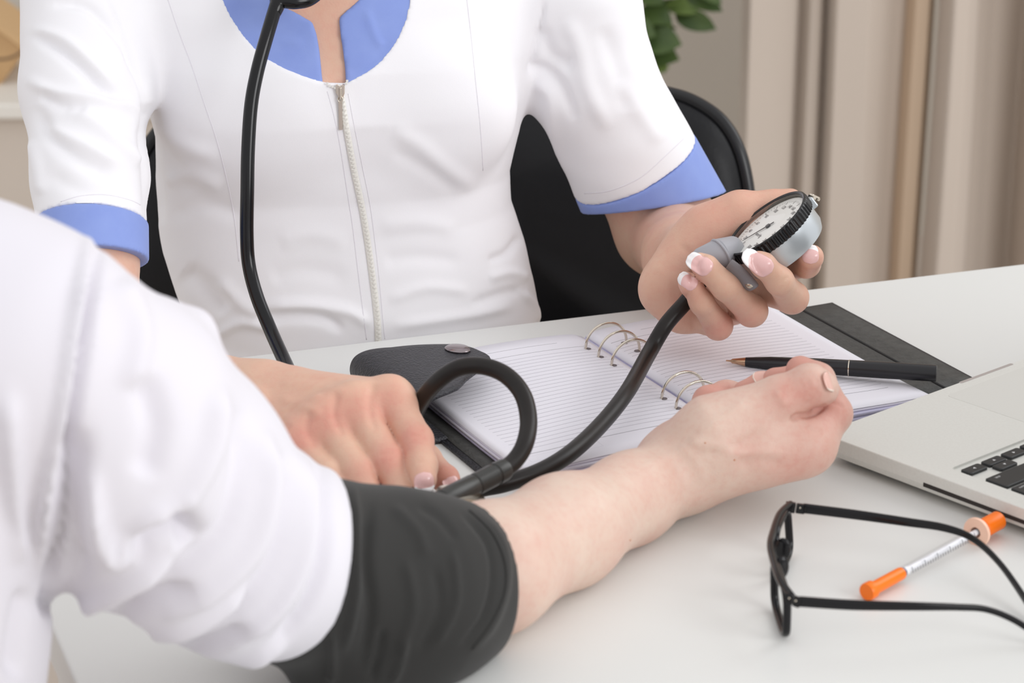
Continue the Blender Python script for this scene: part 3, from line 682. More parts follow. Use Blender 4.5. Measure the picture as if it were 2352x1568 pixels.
def vnormals(V, Q):
    N = np.zeros_like(V); fn = np.cross(V[Q[:, 2]]-V[Q[:, 0]], V[Q[:, 3]]-V[Q[:, 1]])
    for i in range(4):
        for c in range(3): N[:, c] += np.bincount(Q[:, i], fn[:, c], len(V))
    return N/(np.linalg.norm(N, axis=1)[:, None]+1e-12)
def relax(V, Q, it=2, lam=.5):
    for _ in range(it):
        S_ = np.zeros_like(V); c = np.zeros(len(V))
        for a, b in ((0, 1), (1, 2), (2, 3), (3, 0)):
            for x, y in ((a, b), (b, a)):
                for k in range(3): S_[:, k] += np.bincount(Q[:, x], V[Q[:, y], k], len(V))
                c += np.bincount(Q[:, x], minlength=len(V))
        V = V+lam*(S_/np.maximum(c, 1)[:, None]-V)
    return V
def np_mesh(name, V, Q, m, parent=None, red=None):
    me = bpy.data.meshes.new(name); me.vertices.add(len(V)); me.vertices.foreach_set('co', V.astype(np.float32).ravel())
    me.loops.add(len(Q)*4); me.loops.foreach_set('vertex_index', Q.astype(np.int32).ravel())
    me.polygons.add(len(Q)); me.polygons.foreach_set('loop_start', np.arange(0, len(Q)*4, 4, dtype=np.int32))
    me.polygons.foreach_set('use_smooth', np.ones(len(Q), bool)); me.update(calc_edges=True); me.validate()
    if red is not None:
        at = me.attributes.new('flush', 'FLOAT', 'POINT'); at.data.foreach_set('value', red.astype(np.float32))
    return link(name, me, m, parent)
def vnoise(X, seed, sc):          # smooth value noise made of a few sines
    r = np.random.RandomState(seed); out = np.zeros(len(X))
    for i in range(7):
        k = r.normal(size=3); k *= sc*(.5+r.rand())/np.linalg.norm(k); out += np.sin(X@k*6.28+r.rand()*6.28)
    return out/4
def folds(V, N, FS, view_only=True):
    """raise or sink cloth along measured crease lines: (points px, half-width px, height m)"""
    x, y, d = to_px(V); P2 = np.stack([x, y], -1)
    cd = V-np.array([0, 0, CAM_Z]); cd /= np.linalg.norm(cd, axis=1)[:, None]
    fac = np.clip(-(N*cd).sum(1)*2.5+.4, 0, 1) if view_only else 1.0
    H = np.zeros(len(V))
    for pts, w, amp in FS:
        pts = np.array([(v.x, v.y) for v in catmull([(a, b, 0) for a, b in pts], 4)]) if len(pts) > 2 else np.array(pts, float)
        sel = (x > pts[:, 0].min()-3*w) & (x < pts[:, 0].max()+3*w) & (y > pts[:, 1].min()-3*w) & (y < pts[:, 1].max()+3*w)
        if not sel.any(): continue
        q = P2[sel]; best = np.full(len(q), 1e9); tt = np.zeros(len(q)); L = len(pts)-1
        for i in range(L):
            a, b = pts[i], pts[i+1]; e = b-a; t = np.clip(((q-a)@e)/(e@e), 0, 1); dd = ((q-a-t[:, None]*e)**2).sum(1)
            m = dd < best; best[m] = dd[m]; tt[m] = (i+t[m])/L
        tap = np.clip(np.minimum(tt, 1-tt)*5+.12, 0, 1)
        H[sel] += amp*np.exp(-best/(w*w))*tap
    return V+N*(H*fac)[:, None]

def skin_mat(name, base, flush, sc=25, k=.35):
    m = mat(name, base, .48, spec=.35, sss=.12, bump=('noise', 700, .35, .0005)); nt = m.node_tree; b = nt.nodes['Principled BSDF']
    tc = [n for n in nt.nodes if n.bl_idname == 'ShaderNodeTexCoord'][0]
    n1 = nt.nodes.new('ShaderNodeTexNoise'); n1.inputs['Scale'].default_value = sc; n1.inputs['Detail'].default_value = 5; nt.links.new(tc.outputs['Object'], n1.inputs['Vector'])
    n2 = nt.nodes.new('ShaderNodeTexNoise'); n2.inputs['Scale'].default_value = sc*9; n2.inputs['Detail'].default_value = 3; nt.links.new(tc.outputs['Object'], n2.inputs['Vector'])
    at = nt.nodes.new('ShaderNodeAttribute'); at.attribute_name = 'flush'
    r = nt.nodes.new('ShaderNodeMapRange'); r.inputs['From Min'].default_value = .38; r.inputs['From Max'].default_value = .68; r.inputs['To Max'].default_value = k; nt.links.new(n1.outputs['Fac'], r.inputs['Value'])
    r2 = nt.nodes.new('ShaderNodeMapRange'); r2.inputs['From Min'].default_value = .45; r2.inputs['From Max'].default_value = .7; r2.inputs['To Max'].default_value = k*.5; nt.links.new(n2.outputs['Fac'], r2.inputs['Value'])
    a1 = nt.nodes.new('ShaderNodeMath'); a1.operation = 'ADD'; nt.links.new(r.outputs[0], a1.inputs[0]); nt.links.new(r2.outputs[0], a1.inputs[1])
    a2 = nt.nodes.new('ShaderNodeMath'); a2.operation = 'ADD'; a2.use_clamp = True; nt.links.new(a1.outputs[0], a2.inputs[0]); nt.links.new(at.outputs['Fac'], a2.inputs[1])
    x = nt.nodes.new('ShaderNodeMix'); x.data_type = 'RGBA'; x.inputs['A'].default_value = (*base, 1); x.inputs['B'].default_value = (*flush, 1)
    nt.links.new(a2.outputs[0], x.inputs['Factor']); nt.links.new(x.outputs['Result'], b.inputs['Base Color']); return m
M['skin_n'] = skin_mat('warm_skin', srgb(220, 182, 158), srgb(214, 150, 134))
M['skin_m'] = skin_mat('fair_skin', srgb(218, 194, 178), srgb(206, 152, 138), 30, .36)
def flushes(V, pts):
    r = np.zeros(len(V))
    for p, rad, a in pts: r += a*np.exp(-((V-np.array(p))**2).sum(1)/rad**2)
    return np.clip(r, 0, 1)
def nail_mat(name, bed, tip, edge):
    m = mat(name, bed, .22, coat=.4, spec=.5); nt = m.node_tree; b = nt.nodes['Principled BSDF']
    uvn = nt.nodes.new('ShaderNodeUVMap'); sep = nt.nodes.new('ShaderNodeSeparateXYZ'); nt.links.new(uvn.outputs[0], sep.inputs[0])
    sq = nt.nodes.new('ShaderNodeMath'); sq.operation = 'MULTIPLY'; nt.links.new(sep.outputs[0], sq.inputs[0]); nt.links.new(sep.outputs[0], sq.inputs[1])
    mu = nt.nodes.new('ShaderNodeMath'); mu.operation = 'MULTIPLY_ADD'; mu.inputs[1].default_value = .16; nt.links.new(sq.outputs[0], mu.inputs[0]); nt.links.new(sep.outputs[1], mu.inputs[2])
    r = nt.nodes.new('ShaderNodeMapRange'); r.inputs['From Min'].default_value = edge-.012; r.inputs['From Max'].default_value = edge+.012; nt.links.new(mu.outputs[0], r.inputs['Value'])
    x = nt.nodes.new('ShaderNodeMix'); x.data_type = 'RGBA'; x.inputs['A'].default_value = (*bed, 1); x.inputs['B'].default_value = (*tip, 1)
    nt.links.new(r.outputs[0], x.inputs['Factor']); nt.links.new(x.outputs['Result'], b.inputs['Base Color']); return m
M['nail_f'] = nail_mat('french_manicure', srgb(235, 190, 186), srgb(250, 248, 248), .78)
M['nail_m'] = nail_mat('plain_nail', srgb(226, 180, 166), srgb(232, 214, 200), .93)
def nail(c, l, n, length, width, R_, m, parent, arch=.8, lift=.0):
    """fingernail: centre c on the skin, l toward the tip, n outward, curved over a finger of radius R_"""
    l = Vector(l).normalized(); n = Vector(n); n = (n-l*n.dot(l)).normalized(); w = l.cross(n); c = Vector(c)
    bm = bmesh.new(); uv = bm.loops.layers.uv.new('UVMap'); NU, NV = 12, 14; top, bot = [], []
    for j in range(NV+1):
        v = j/NV; s = 2*v-1; hw = (width/2)*max(0.0, 1-abs(s)**(3.2 if s < 0 else 2.6))**(1/2.4); hw = max(hw, width*.03); rt, rb = [], []
        for i in range(NU+1):
            u = 2*i/NU-1; xx = u*hw; zz = -(R_-math.sqrt(max(R_*R_-min(abs(xx), R_*.98)**2, 0)))*arch-.07*length*(s*.5)**2+lift*max(0, s)
            p = c+l*(s*length/2)+w*xx+n*zz; rt.append((bm.verts.new(p+n*.0004), u, v)); rb.append((bm.verts.new(p-n*.0003), u, v))
        top.append(rt); bot.append(rb)
    def F(q):
        f = bm.faces.new([a[0] for a in q])
        for lp, a in zip(f.loops, q): lp[uv].uv = (a[1], a[2])
    for j in range(NV):
        for i in range(NU):
            F([top[j][i], top[j][i+1], top[j+1][i+1], top[j+1][i]]); F([bot[j][i], bot[j+1][i], bot[j+1][i+1], bot[j][i+1]])
    for j in range(NV):
        F([top[j][0], top[j+1][0], bot[j+1][0], bot[j][0]]); F([top[j][NU], bot[j][NU], bot[j+1][NU], top[j+1][NU]])
    for i in range(NU):
        F([top[0][i], bot[0][i], bot[0][i+1], top[0][i+1]]); F([top[NV][i], top[NV][i+1], bot[NV][i+1], bot[NV][i]])
    return obj('fingernail', bm, m, parent, True)
def plane3(a, b, c, side):     # half space through three points, outside on the given side
    n = (b-a).cross(c-a).normalized(); n = n if n.dot(side) > 0 else -n
    return Half(a, n)
def chain(pts, rs, k=.004, n=None, f=1.0):
    return U(k, *[Cone(pts[i], pts[i+1], rs[i], rs[i+1], n, f) for i in range(len(pts)-1)])
# ------------------------------------------------------------------ the nurse behind the desk
CR, CU, CF = Vector((1, 0, 0)), Vector((0, _s, _c)), Vector((0, _c, -_s))
def cv(dx, dy, toward): return CR*dx-CU*dy-CF*toward      # direction: right, down, toward the viewer's side of the desk
nurse = thing('person', 'person in white zip tunic with blue collar and cuffs, holding a pressure gauge', 'person')
M['tunic'] = mat('white_tunic_cloth', srgb(240, 239, 242), .85, sheen=.15, bump=('noise', 1400, .12, .0004))
M['blue'] = mat('blue_trim_cloth', srgb(138, 158, 218), .8, sheen=.1, bump=('noise', 1400, .12, .0004), noise=(60, srgb(130, 150, 214), .3))
NA = R(11); nx_, ny_ = Vector((math.cos(NA), math.sin(NA), 0)), Vector((-math.sin(NA), math.cos(NA), 0))
NO_ = Vector((-.128, 1.783, 0))
rows = [(.66, .016, 0, .135, .100), (.735, .016, 0, .133, .098), (.76, .010, 0, .134, .098), (.79, .003, 0, .134, .094), (.82, -.003, 0, .131, .090), (.845, -.004, 0, .131, .090),
        (.875, 0, 0, .134, .096), (.905, 0, 0, .139, .102), (.94, 0, .003, .146, .098), (.98, 0, .008, .155, .085), (1.02, 0, .014, .160, .07), (1.05, 0, .018, .140, .055), (1.075, 0, .02, .09, .05)]
torso = Loft(NO_, nx_, ny_, (0, 0, 1), rows)
def TP(x, y, z): return NO_+nx_*x+ny_*y+Vector((0, 0, z))
bust = [Ell(TP(-.062, -.066, .905), (.060, .036, .052)), Ell(TP(.060, -.066, .905), (.058, .036, .052))]
Rs, Re = P(195, -20, 1.77), P(212, 700, 1.635)
Ls, Le = P(1325, 0, 1.83), P(1540, 548, 1.925)
Lc = P(1508, 462, 1.90)                                    # centre of the left sleeve's hem
Rc = P(216, 560, 1.665)
slR = U(.012, Cone(Rs, P(198, 210, 1.73), .046, .0430), Cone(P(198, 210, 1.73), P(208, 400, 1.695), .0430, .0380), Cone(P(208, 400, 1.695), P(214, 620, 1.655), .0380, .0360))
slL = U(.012, Cone(Ls, P(1362, 185, 1.85), .048, .0450), Cone(P(1362, 185, 1.85), P(1530, 530, 1.915), .0450, .0540))
solid = U(.018, torso, *bust, slR, slL)
# hems
nR = (Re-Rs).normalized(); nL = (P(1530, 530, 1.915)-P(1362, 185, 1.85)).normalized()
hR1 = plane3(P(96, 505, 1.668), P(230, 469, 1.640), P(326, 508, 1.672), nR); hR2 = plane3(P(100, 592, 1.655), P(225, 562, 1.622), P(324, 592, 1.656), nR)
hL1 = plane3(P(1332, 458, 1.885), P(1480, 427, 1.848), P(1600, 313, 1.88), nL); hL2 = plane3(P(1350, 490, 1.89), P(1500, 477, 1.858), P(1670, 441, 1.902), nL)
class SideHalf:                # limits a hem plane to one arm (x side of the body)
    def __init__(s, h, a, b): s.h, s.a, s.b = h, a, b
    def ev(s, X, Cn=None, Rd=0): return s.h.ev(X)
cutR = And(SideHalf(Half(hR1.p, -hR1.n), 0, 0), Cone(P(205, 420, 1.69), P(225, 760, 1.62), .07, .07))
cutL = And(SideHalf(Half(hL1.p, -hL1.n), 0, 0), Cone(P(1450, 440, 1.88), P(1560, 640, 1.93), .085, .085))
cutR2 = And(Half(hR2.p, -hR2.n), Cone(P(205, 420, 1.69), P(225, 760, 1.62), .08, .08))
cutL2 = And(Half(hL2.p, -hL2.n), Cone(P(1450, 440, 1.88), P(1560, 640, 1.93), .09, .09))
insR = Cone(P(206, 380, 1.70), P(218, 720, 1.64), .022, .0315); insL = Cone(P(1420, 300, 1.87), P(1545, 570, 1.925), .032, .0495)
def poly_px(pts, px0, py0, D): return [((x-px0)/F_PX*D, -(y-py0)/F_PX*D) for x, y in pts]
ND = 1.735; NO2 = P(780, 190, ND)
neck_line = [(515, -2), (535, 42), (562, 85), (590, 118), (620, 143), (660, 165), (700, 180), (748, 192), (797, 192), (840, 168), (868, 145), (893, 115), (914, 80), (929, 45), (938, 5), (942, -80), (960, -500), (440, -500), (480, -100)]
open_line = [(748, 230), (741, 178), (735, 120), (728, 80), (718, 52), (660, 20), (610, -12), (560, -120), (560, -500), (900, -500), (880, -60), (835, -12), (778, 42), (783, 85), (790, 130), (793, 160), (797, 230)]
front = Half(TP(0, -.03, 0), ny_)
neckcut = And(Prism(NO2, CR, CU, poly_px(neck_line, 780, 190, ND)), front); opencut = And(Prism(NO2, CR, CU, poly_px(open_line, 780, 190, ND)), front)
class Low:
    pass
tun = Sub(Sub(Sub(Sub(Sub(solid, neckcut, .001), cutR, .0008), cutL, .0008), insR, .001), insL, .001)
lo, hi = (-.42, 1.50, .67), (.20, 1.93, 1.06)
V, Q = nets(tun, lo, hi, .0018); V = relax(V, Q, 1, .4); N_ = vnormals(V, Q)
V = V+N_*(.0006*vnoise(V, 3, 9)+.0003*vnoise(V, 5, 25))[:, None]
FS = [ # right sleeve (left in the picture)
 ([(75, 80), (130, 110), (190, 160), (235, 205), (285, 235)], 13, -.0038), ([(70, 70), (150, 92), (215, 150), (262, 205)], 14, .0026), ([(60, 180), (120, 210), (200, 225), (300, 245), (330, 300)], 14, .0030),
 ([(90, 215), (140, 240), (200, 255)], 14, -.0026), ([(80, 240), (120, 320), (190, 370), (260, 400)], 17, -.0030), ([(150, 245), (230, 290), (300, 350), (330, 375)], 17, .0028), ([(68, 320), (85, 380), (95, 450)], 14, .0022),
 ([(120, 10), (190, 12), (240, 50), (290, 110), (310, 180)], 11, -.0030), ([(100, 290), (190, 330), (280, 380)], 14, .002), ([(110, 400), (200, 440), (300, 440)], 18, -.0014),
 # under the right arm and the side of the body
 ([(335, 235), (338, 300), (350, 420), (360, 520)], 20, -.0050), ([(330, 180), (345, 260), (420, 330), (500, 360)], 20, .0022), ([(380, 420), (440, 400), (510, 430)], 18, .0026), ([(390, 500), (470, 470), (560, 500)], 20, -.0014),
 ([(420, 620), (470, 660), (520, 720)], 24, -.0040), ([(500, 640), (560, 700), (600, 720)], 18, .0026), ([(590, 735), (660, 725), (740, 730), (790, 760)], 13, -.0034), ([(610, 705), (700, 700), (800, 715), (850, 745)], 15, .0034), ([(500, 770), (560, 740), (640, 760)], 12, .0026),
 # left sleeve
 ([(1215, 160), (1250, 160), (1290, 200), (1320, 280)], 15, -.0030), ([(1225, 190), (1262, 220), (1270, 300), (1300, 400)], 14, .0024), ([(1300, 40), (1330, 110), (1350, 200), (1400, 300)], 20, .0026), ([(1240, 60), (1270, 130), (1320, 150)], 18, -.0026),
 ([(1380, 60), (1420, 160), (1440, 260)], 22, -.0018), ([(1420, 180), (1470, 260), (1520, 330)], 20, .0016), ([(1250, 0), (1235, 90), (1216, 170)], 7, -.0022),
 # body
 ([(900, 300), (960, 330), (1030, 390), (1090, 430)], 20, .0018), ([(900, 345), (980, 390), (1050, 440)], 18, -.0012), ([(1195, 540), (1165, 580), (1120, 600)], 10, -.0026), ([(1215, 640), (1170, 625), (1120, 640)], 12, .0022), ([(1210, 670), (1170, 670), (1080, 700)], 12, -.0022),
 ([(1180, 700), (1100, 720), (1000, 735), (900, 750)], 12, .0018), ([(1190, 660), (1225, 700), (1240, 740)], 9, .0026), ([(880, 600), (960, 590), (1060, 600)], 18, -.0012), ([(870, 520), (960, 510), (1050, 530)], 20, .0012), ([(640, 560), (720, 540), (800, 560)], 22, .0012), ([(620, 640), (700, 620), (800, 640)], 22, -.0014), ([(890, 690), (980, 660), (1080, 670)], 14, .0016),
 ([(240, -10), (275, 60), (305, 140), (322, 210), (333, 280)], 6, -.0016)]
FS = [(p_, w_, h_*1.25) for p_, w_, h_ in FS]
V = folds(V, N_, FS)
tunic = np_mesh('tunic', V, Q, M['tunic'], nurse)
tri = BVHTree.FromPolygons(V.tolist(), Q.tolist())
O_ = Vector((0, 0, CAM_Z))
def on(bvh, px, py, lift=.0004, fallback=1.74):
    h = bvh.ray_cast(O_, _dir(px, py).normalized())
    return (h[0]+h[1]*lift*(1 if h[1].dot(_dir(px, py)) < 0 else -1), h[1]) if h[0] is not None else (P(px, py, fallback), Vector((0, -1, .2)))
def surf_line(name, pts, rad, m, par, lift=.0001, bvh=None, seg=8, flat=None):
    dense = catmull([(a, b, 0) for a, b in pts], 8); q = [on(bvh or tri, v.x, v.y, lift) for v in dense]
    p = [q[0][0]]
    for a, _ in q[1:]:
        if (a-p[-1]).length < .012: p.append(a)
    bm = bmesh.new(); add_tube(bm, p, rad, seg, flat=flat); return obj(name, bm, m, par, True)
# collar facing (blue) and cuffs
colz = And(Sub(And(Off(solid, -.0012), Prism(NO2, CR, CU, poly_px([(480, -480), (500, 0), (540, 110), (620, 175), (700, 205), (748, 215), (797, 215), (880, 180), (940, 110), (965, 0), (980, -480)], 780, 190, ND))), opencut, .0008), front)
V2, Q2 = nets(colz, (-.24, 1.62, .905), (-.03, 1.78, 1.0), .0020); V2 = relax(V2, Q2, 1, .4); n2 = vnormals(V2, Q2)
V2 = folds(V2, n2, [([(600, 120), (640, 95), (700, 100)], 12, .0010), ([(800, 170), (850, 150), (900, 90)], 12, -.0008), ([(840, 20), (860, 80), (880, 110)], 10, .001)])
np_mesh('collar', V2, Q2, M['blue'], nurse)
for (c1, hc, ins, lo_, hi_) in ((slR, (hR1, hR2), insR, (-.36, 1.45, .74), (-.20, 1.72, .92)), (slL, (hL1, hL2), insL, (.02, 1.66, .72), (.20, 1.95, .90))):
    s_ = Sub(And(And(Off(c1, .0007), Half(hc[0].p, -hc[0].n), .0006), hc[1], .0006), ins, .0006)
    V2, Q2 = nets(s_, lo_, hi_, .0016); V2 = relax(V2, Q2, 1, .4); np_mesh('sleeve_cuff', V2, Q2, M['blue'], nurse)
# zip, seams and stitching
M['teeth'] = mat('cream_zip_teeth', srgb(234, 232, 226), .5); M['thread'] = mat('white_seam_thread', srgb(228, 225, 231), .8)
zl_ = [(780, 200), (788, 250), (798, 310), (815, 400), (830, 470), (842, 540), (852, 610), (861, 680), (867, 740), (869, 783)]
dense = catmull([(a, b, 0) for a, b in zl_], 12)
bm = bmesh.new(); lv = []
for v in dense:
    row = []
    for off in (-8, -6, 0, 6, 8): p_, n_ = on(tri, v.x+off, v.y, .0002 if abs(off) == 8 else .0012); row.append(bm.verts.new(p_))
    lv.append(row)
for a, b in zip(lv, lv[1:]):
    for k in range(4): bm.faces.new((a[k], a[k+1], b[k+1], b[k]))
zt_ = obj('zip_tape', bm, M['teeth'], nurse, True)
bm = bmesh.new(); cum = 0; prev = None; pts_ = []
D2 = catmull([(a, b, 0) for a, b in zl_], 60); k_ = 0
for v in D2:
    if prev is None or (v-prev).length >= 4.6:
        p_, n_ = on(tri, v.x+(1.8 if k_ % 2 else -1.8), v.y, .0016); add_box(bm, (-.0011, -.0005, -.00045), (.0011, .0005, .00045), Matrix.Translation(p_)); prev = v; k_ += 1
tt = obj('zip_teeth', bm, M['teeth'], nurse); tt['kind'] = 'stuff'
bm = bmesh.new(); 
for x_, y_ in ((750, 191), (756, 195), (763, 197), (769, 200), (789, 196), (794, 190), (797, 186)):
    p_, n_ = on(tri, x_, y_+6, .0015); add_box(bm, (-.0008, -.0006, -.0008), (.0008, .0006, .0008), Matrix.Translation(p_+Vector((0, 0, .0012))), .0002)
tt = obj('zip_end_teeth', bm, M['teeth'], nurse); tt['kind'] = 'stuff'
p_, n_ = on(tri, 780, 210, .0022); up_ = Vector((.0, .1, 1)).normalized()
fm = frame(p_, CR, up_)
bm = bmesh.new(); add_prism(bm, [(-.0032, .0045), (-.0018, .0050), (0, .0030), (.0018, .0050), (.0032, .0045), (.0030, -.001), (.0015, -.0052), (-.0015, -.0052), (-.0030, -.001)], -.0015, .0014, fm, .0004); obj('zip_slider', bm, M['silver'], nurse)
bm = bmesh.new(); add_box(bm, (-.0009, -.0055, .001), (.0009, .003, .0028), fm, .0004); obj('zip_slider_bridge', bm, M['silver'], nurse)
bm = bmesh.new(); add_prism(bm, rrect(-.0013, -.0265, .0013, -.0062, .0006, 2), .0012, .0022, fm); o = obj('zip_pull', bm, M['silver'], nurse)
bm = bmesh.new(); add_tube(bm, [fm @ Vector((.0016*math.cos(a), -.0052+.0022*math.sin(a), .0020)) for a in np.linspace(0, 2*math.pi, 17)[:-1]], .0004, 6, closed=True); obj('zip_ring', bm, M['silver'], nurse, True)
for pts in ([(385, -5), (410, 70), (440, 150), (470, 240), (497, 320), (520, 410), (538, 500), (549, 600)],
            [(1072, -5), (1082, 80), (1092, 180), (1104, 300), (1110, 420), (1108, 520)],
            [(752, 210), (768, 270), (782, 340), (796, 430), (810, 520), (822, 620), (832, 700), (842, 780)],
            [(800, 215), (812, 280), (832, 380), (850, 470), (862, 560), (872, 650), (880, 740), (884, 778)],
            [(140, 463), (185, 450), (240, 447), (295, 458), (322, 470)], [(1342, 444), (1400, 438), (1470, 408), (1530, 356), (1570, 318)]):
    surf_line('seam', pts, .0005, M['thread'], nurse, -.00022)
# blue neckline seam welt

# skin: chest, arms and hands in one figure
chest = And(And(Off(solid, -.0050), front), Prism(NO2, CR, CU, poly_px([(560, -400), (600, 0), (690, 120), (735, 240), (812, 240), (860, 120), (900, 0), (900, -400)], 780, 190, ND)))
neck = Cone(TP(.0, .01, 1.03), TP(.0, 0, 1.16), .055, .050)
chest = U(.02, chest, neck, And(Cone(TP(-.03, 0, .99), TP(.03, 0, .99), .062, .062), front))
armR = U(.006, Cone(P(200, 300, 1.71), P(214, 600, 1.660), .029, .029), Cone(P(214, 600, 1.660), P(222, 846, 1.618), .029, .0325), Cone(P(222, 846, 1.618), P(400, 905, 1.595), .033, .0325), Cone(P(400, 905, 1.595), P(588, 915, 1.552), .0325, .0225))
armL = U(.015, Cone(P(1440, 340, 1.875), P(1530, 520, 1.92), .037, .038), Cone(P(1530, 528, 1.92), P(1572, 592, 1.81), .0355, .0275), Cone(P(1572, 592, 1.81), P(1597, 580, 1.740), .0275, .0210))
def fin(pts, rs, k=.004): return chain([P(*p) for p in pts], rs, k)
# right hand (at the left of the picture), back of the hand up
wr = P(598, 905, 1.548)
mR = [(900, 922, 1.497), (815, 940, 1.490), (748, 972, 1.486), (685, 1020, 1.482)]
palmR = U(.012, *[Cone(P(620+12*i*-1+10, 905+i*16, 1.545-.004*i), P(*m), .0165, .0125-(.0008*i)) for i, m in enumerate(mR)], Cone(P(720, 975, 1.53), P(800, 985, 1.515), .016, .016), Cone(P(590, 918, 1.552), P(660, 930, 1.535), .0225, .0195, cv(.2, -.6, .6), 1.2),
          *[Cone(P(m[0]-4, m[1]-16, m[2]-.001), P(m[0]+6, m[1]-4, m[2]-.002), .0092, .0092) for m in mR])
fR = [fin([mR[0], (955, 1012, 1.470), (970, 1070, 1.453), (975, 1102, 1.440)], [.0120, .0100, .0086, .0074]),
      fin([mR[1], (890, 1062, 1.462), (925, 1125, 1.452), (938, 1160, 1.44)], [.0120, .0102, .0086, .0074]),
      fin([mR[2], (822, 1085, 1.458), (850, 1150, 1.448), (865, 1180, 1.44)], [.0112, .0095, .0082, .0070]),
      fin([mR[3], (755, 1090, 1.460), (785, 1135, 1.452), (800, 1160, 1.445)], [.0102, .0084, .0072, .0062])]
thR = fin([(700, 985, 1.545), (860, 1010, 1.530), (975, 1058, 1.500), (1024, 1100, 1.478), (1034, 1112, 1.474)], [.014, .0125, .0100, .0078, .0060])
handR = U(.0012, *[U(.008, palmR, f_) for f_ in fR], U(.008, palmR, thR))
# left hand, palm toward the chest side of the gauge
mL = [(1745, 598, 1.715), (1725, 650, 1.716), (1688, 698, 1.714), (1635, 728, 1.710)]
palmL = U(.014, Cone(P(1608, 560, 1.732), P(1745, 590, 1.715), .0175, .013), Cone(P(1585, 590, 1.726), P(1725, 648, 1.716), .0175, .0125), Cone(P(1560, 625, 1.718), P(1685, 696, 1.713), .0170, .0120),
          Cone(P(1534, 662, 1.712), P(1632, 726, 1.708), .0155, .0115), Cone(P(1530, 672, 1.708), P(1562, 718, 1.706), .0145, .0130), Cone(P(1632, 538, 1.716), P(1700, 500, 1.708), .0195, .0155), Cone(P(1590, 590, 1.716), P(1640, 545, 1.714), .0165, .0180), Cone(P(1550, 650, 1.714), P(1600, 590, 1.718), .0165, .0165))
fL = [fin([mL[0], (1812, 612, 1.700), (1852, 606, 1.672), (1863, 590, 1.652)], [.0115, .0098, .0090, .0086]),
      fin([mL[1], (1819, 683, 1.672), (1790, 645, 1.643), (1752, 608, 1.632), (1740, 600, 1.631)], [.0115, .0106, .0092, .0080, .0066]),
      fin([mL[2], (1726, 714, 1.672), (1668, 658, 1.646), (1620, 614, 1.6415), (1606, 603, 1.641)], [.0112, .0103, .0090, .0078, .0064]),
      fin([mL[3], (1650, 748, 1.680), (1612, 695, 1.656), (1586, 654, 1.650), (1578, 645, 1.650)], [.0105, .0092, .0076, .0068, .0056])]
thL = fin([(1640, 535, 1.718), (1700, 492, 1.712), (1770, 477, 1.710), (1815, 463, 1.708)], [.0180, .0135, .0108, .0092], .008)
handL = U(.0010, *[U(.007, palmL, f_) for f_ in fL], U(.010, palmL, thL))
parts = []
for f_, lo_, hi_, h_ in ((chest, (-.24, 1.62, .90), (-.02, 1.90, 1.17), .0030), (U(.010, armR, handR), (-.34, 1.22, .70), (-.02, 1.76, .98), .0013), (U(.010, armL, handL), (.02, 1.52, .72), (.26, 1.95, .96), .0013)):
    v_, q_ = nets(f_, lo_, hi_, h_); v_ = relax(v_, q_, 2, .5); parts.append((v_, q_))
V = np.concatenate([p[0] for p in parts]); off = np.cumsum([0]+[len(p[0]) for p in parts]); Q = np.concatenate([p[1]+o for p, o in zip(parts, off)])
N_ = vnormals(V, Q)
KN = [ # knuckle creases and tendons
 ([(950, 985), (975, 990)], 4, -.0004), ([(945, 1000), (985, 1003)], 4, -.0005), ([(955, 1060), (985, 1062)], 3.5, -.0004), ([(870, 1045), (905, 1040)], 4, -.0004),
 ([(640, 880), (720, 885), (800, 900)], 12, .0010), ([(650, 860), (760, 868), (880, 880)], 9, .0008), ([(640, 915), (700, 935), (740, 955)], 12, .0010), ([(640, 950), (690, 925), (740, 905)], 5, .0008),
 ([(640, 960), (665, 985)], 10, -.0012), ([(860, 880), (850, 930), (862, 990)], 10, -.0014), ([(775, 900), (768, 950), (790, 1000)], 9, -.0014), ([(712, 940), (705, 985), (730, 1030)], 9, -.0012), ([(575, 895), (600, 900), (610, 930)], 12, .0016),
 ([(1790, 650), (1812, 634)], 3.5, -.0005), ([(1655, 688), (1682, 655)], 3.5, -.0005), ([(1700, 745), (1735, 700)], 4, -.0004), ([(1600, 705), (1622, 685)], 3, -.0004), ([(1640, 745), (1600, 765), (1590, 730)], 5, -.0008), ([(1585, 640), (1620, 580), (1690, 545)], 6, -.0018), ([(1560, 710), (1585, 660), (1590, 620)], 7, -.0014), ([(1560, 560), (1600, 600), (1605, 650)], 9, -.0012), ([(1505, 608), (1530, 640), (1540, 700)], 10, .0006)]
V = folds(V, N_, KN)+N_*(.00035*vnoise(V, 11, 18))[:, None]
FL = [(P(*m[:2], m[2]-.012), .013, .55) for m in mR]+[(P(955, 1005, 1.46), .011, .5), (P(890, 1050, 1.45), .012, .6), (P(820, 1070, 1.445), .011, .35), (P(1030, 1110, 1.47), .02, .8), (P(972, 1095, 1.43), .012, .4),
      (P(1820, 690, 1.672), .012, .45), (P(1725, 722, 1.665), .012, .5), (P(1648, 752, 1.672), .012, .55), (P(1862, 600, 1.65), .013, .4), (P(1700, 480, 1.70), .03, .35), (P(1550, 680, 1.69), .03, .3), (P(1740, 620, 1.645), .010, .35), (P(1605, 625, 1.64), .010, .35)]
np_mesh('body', V, Q, M['skin_n'], nurse, flushes(V, FL))
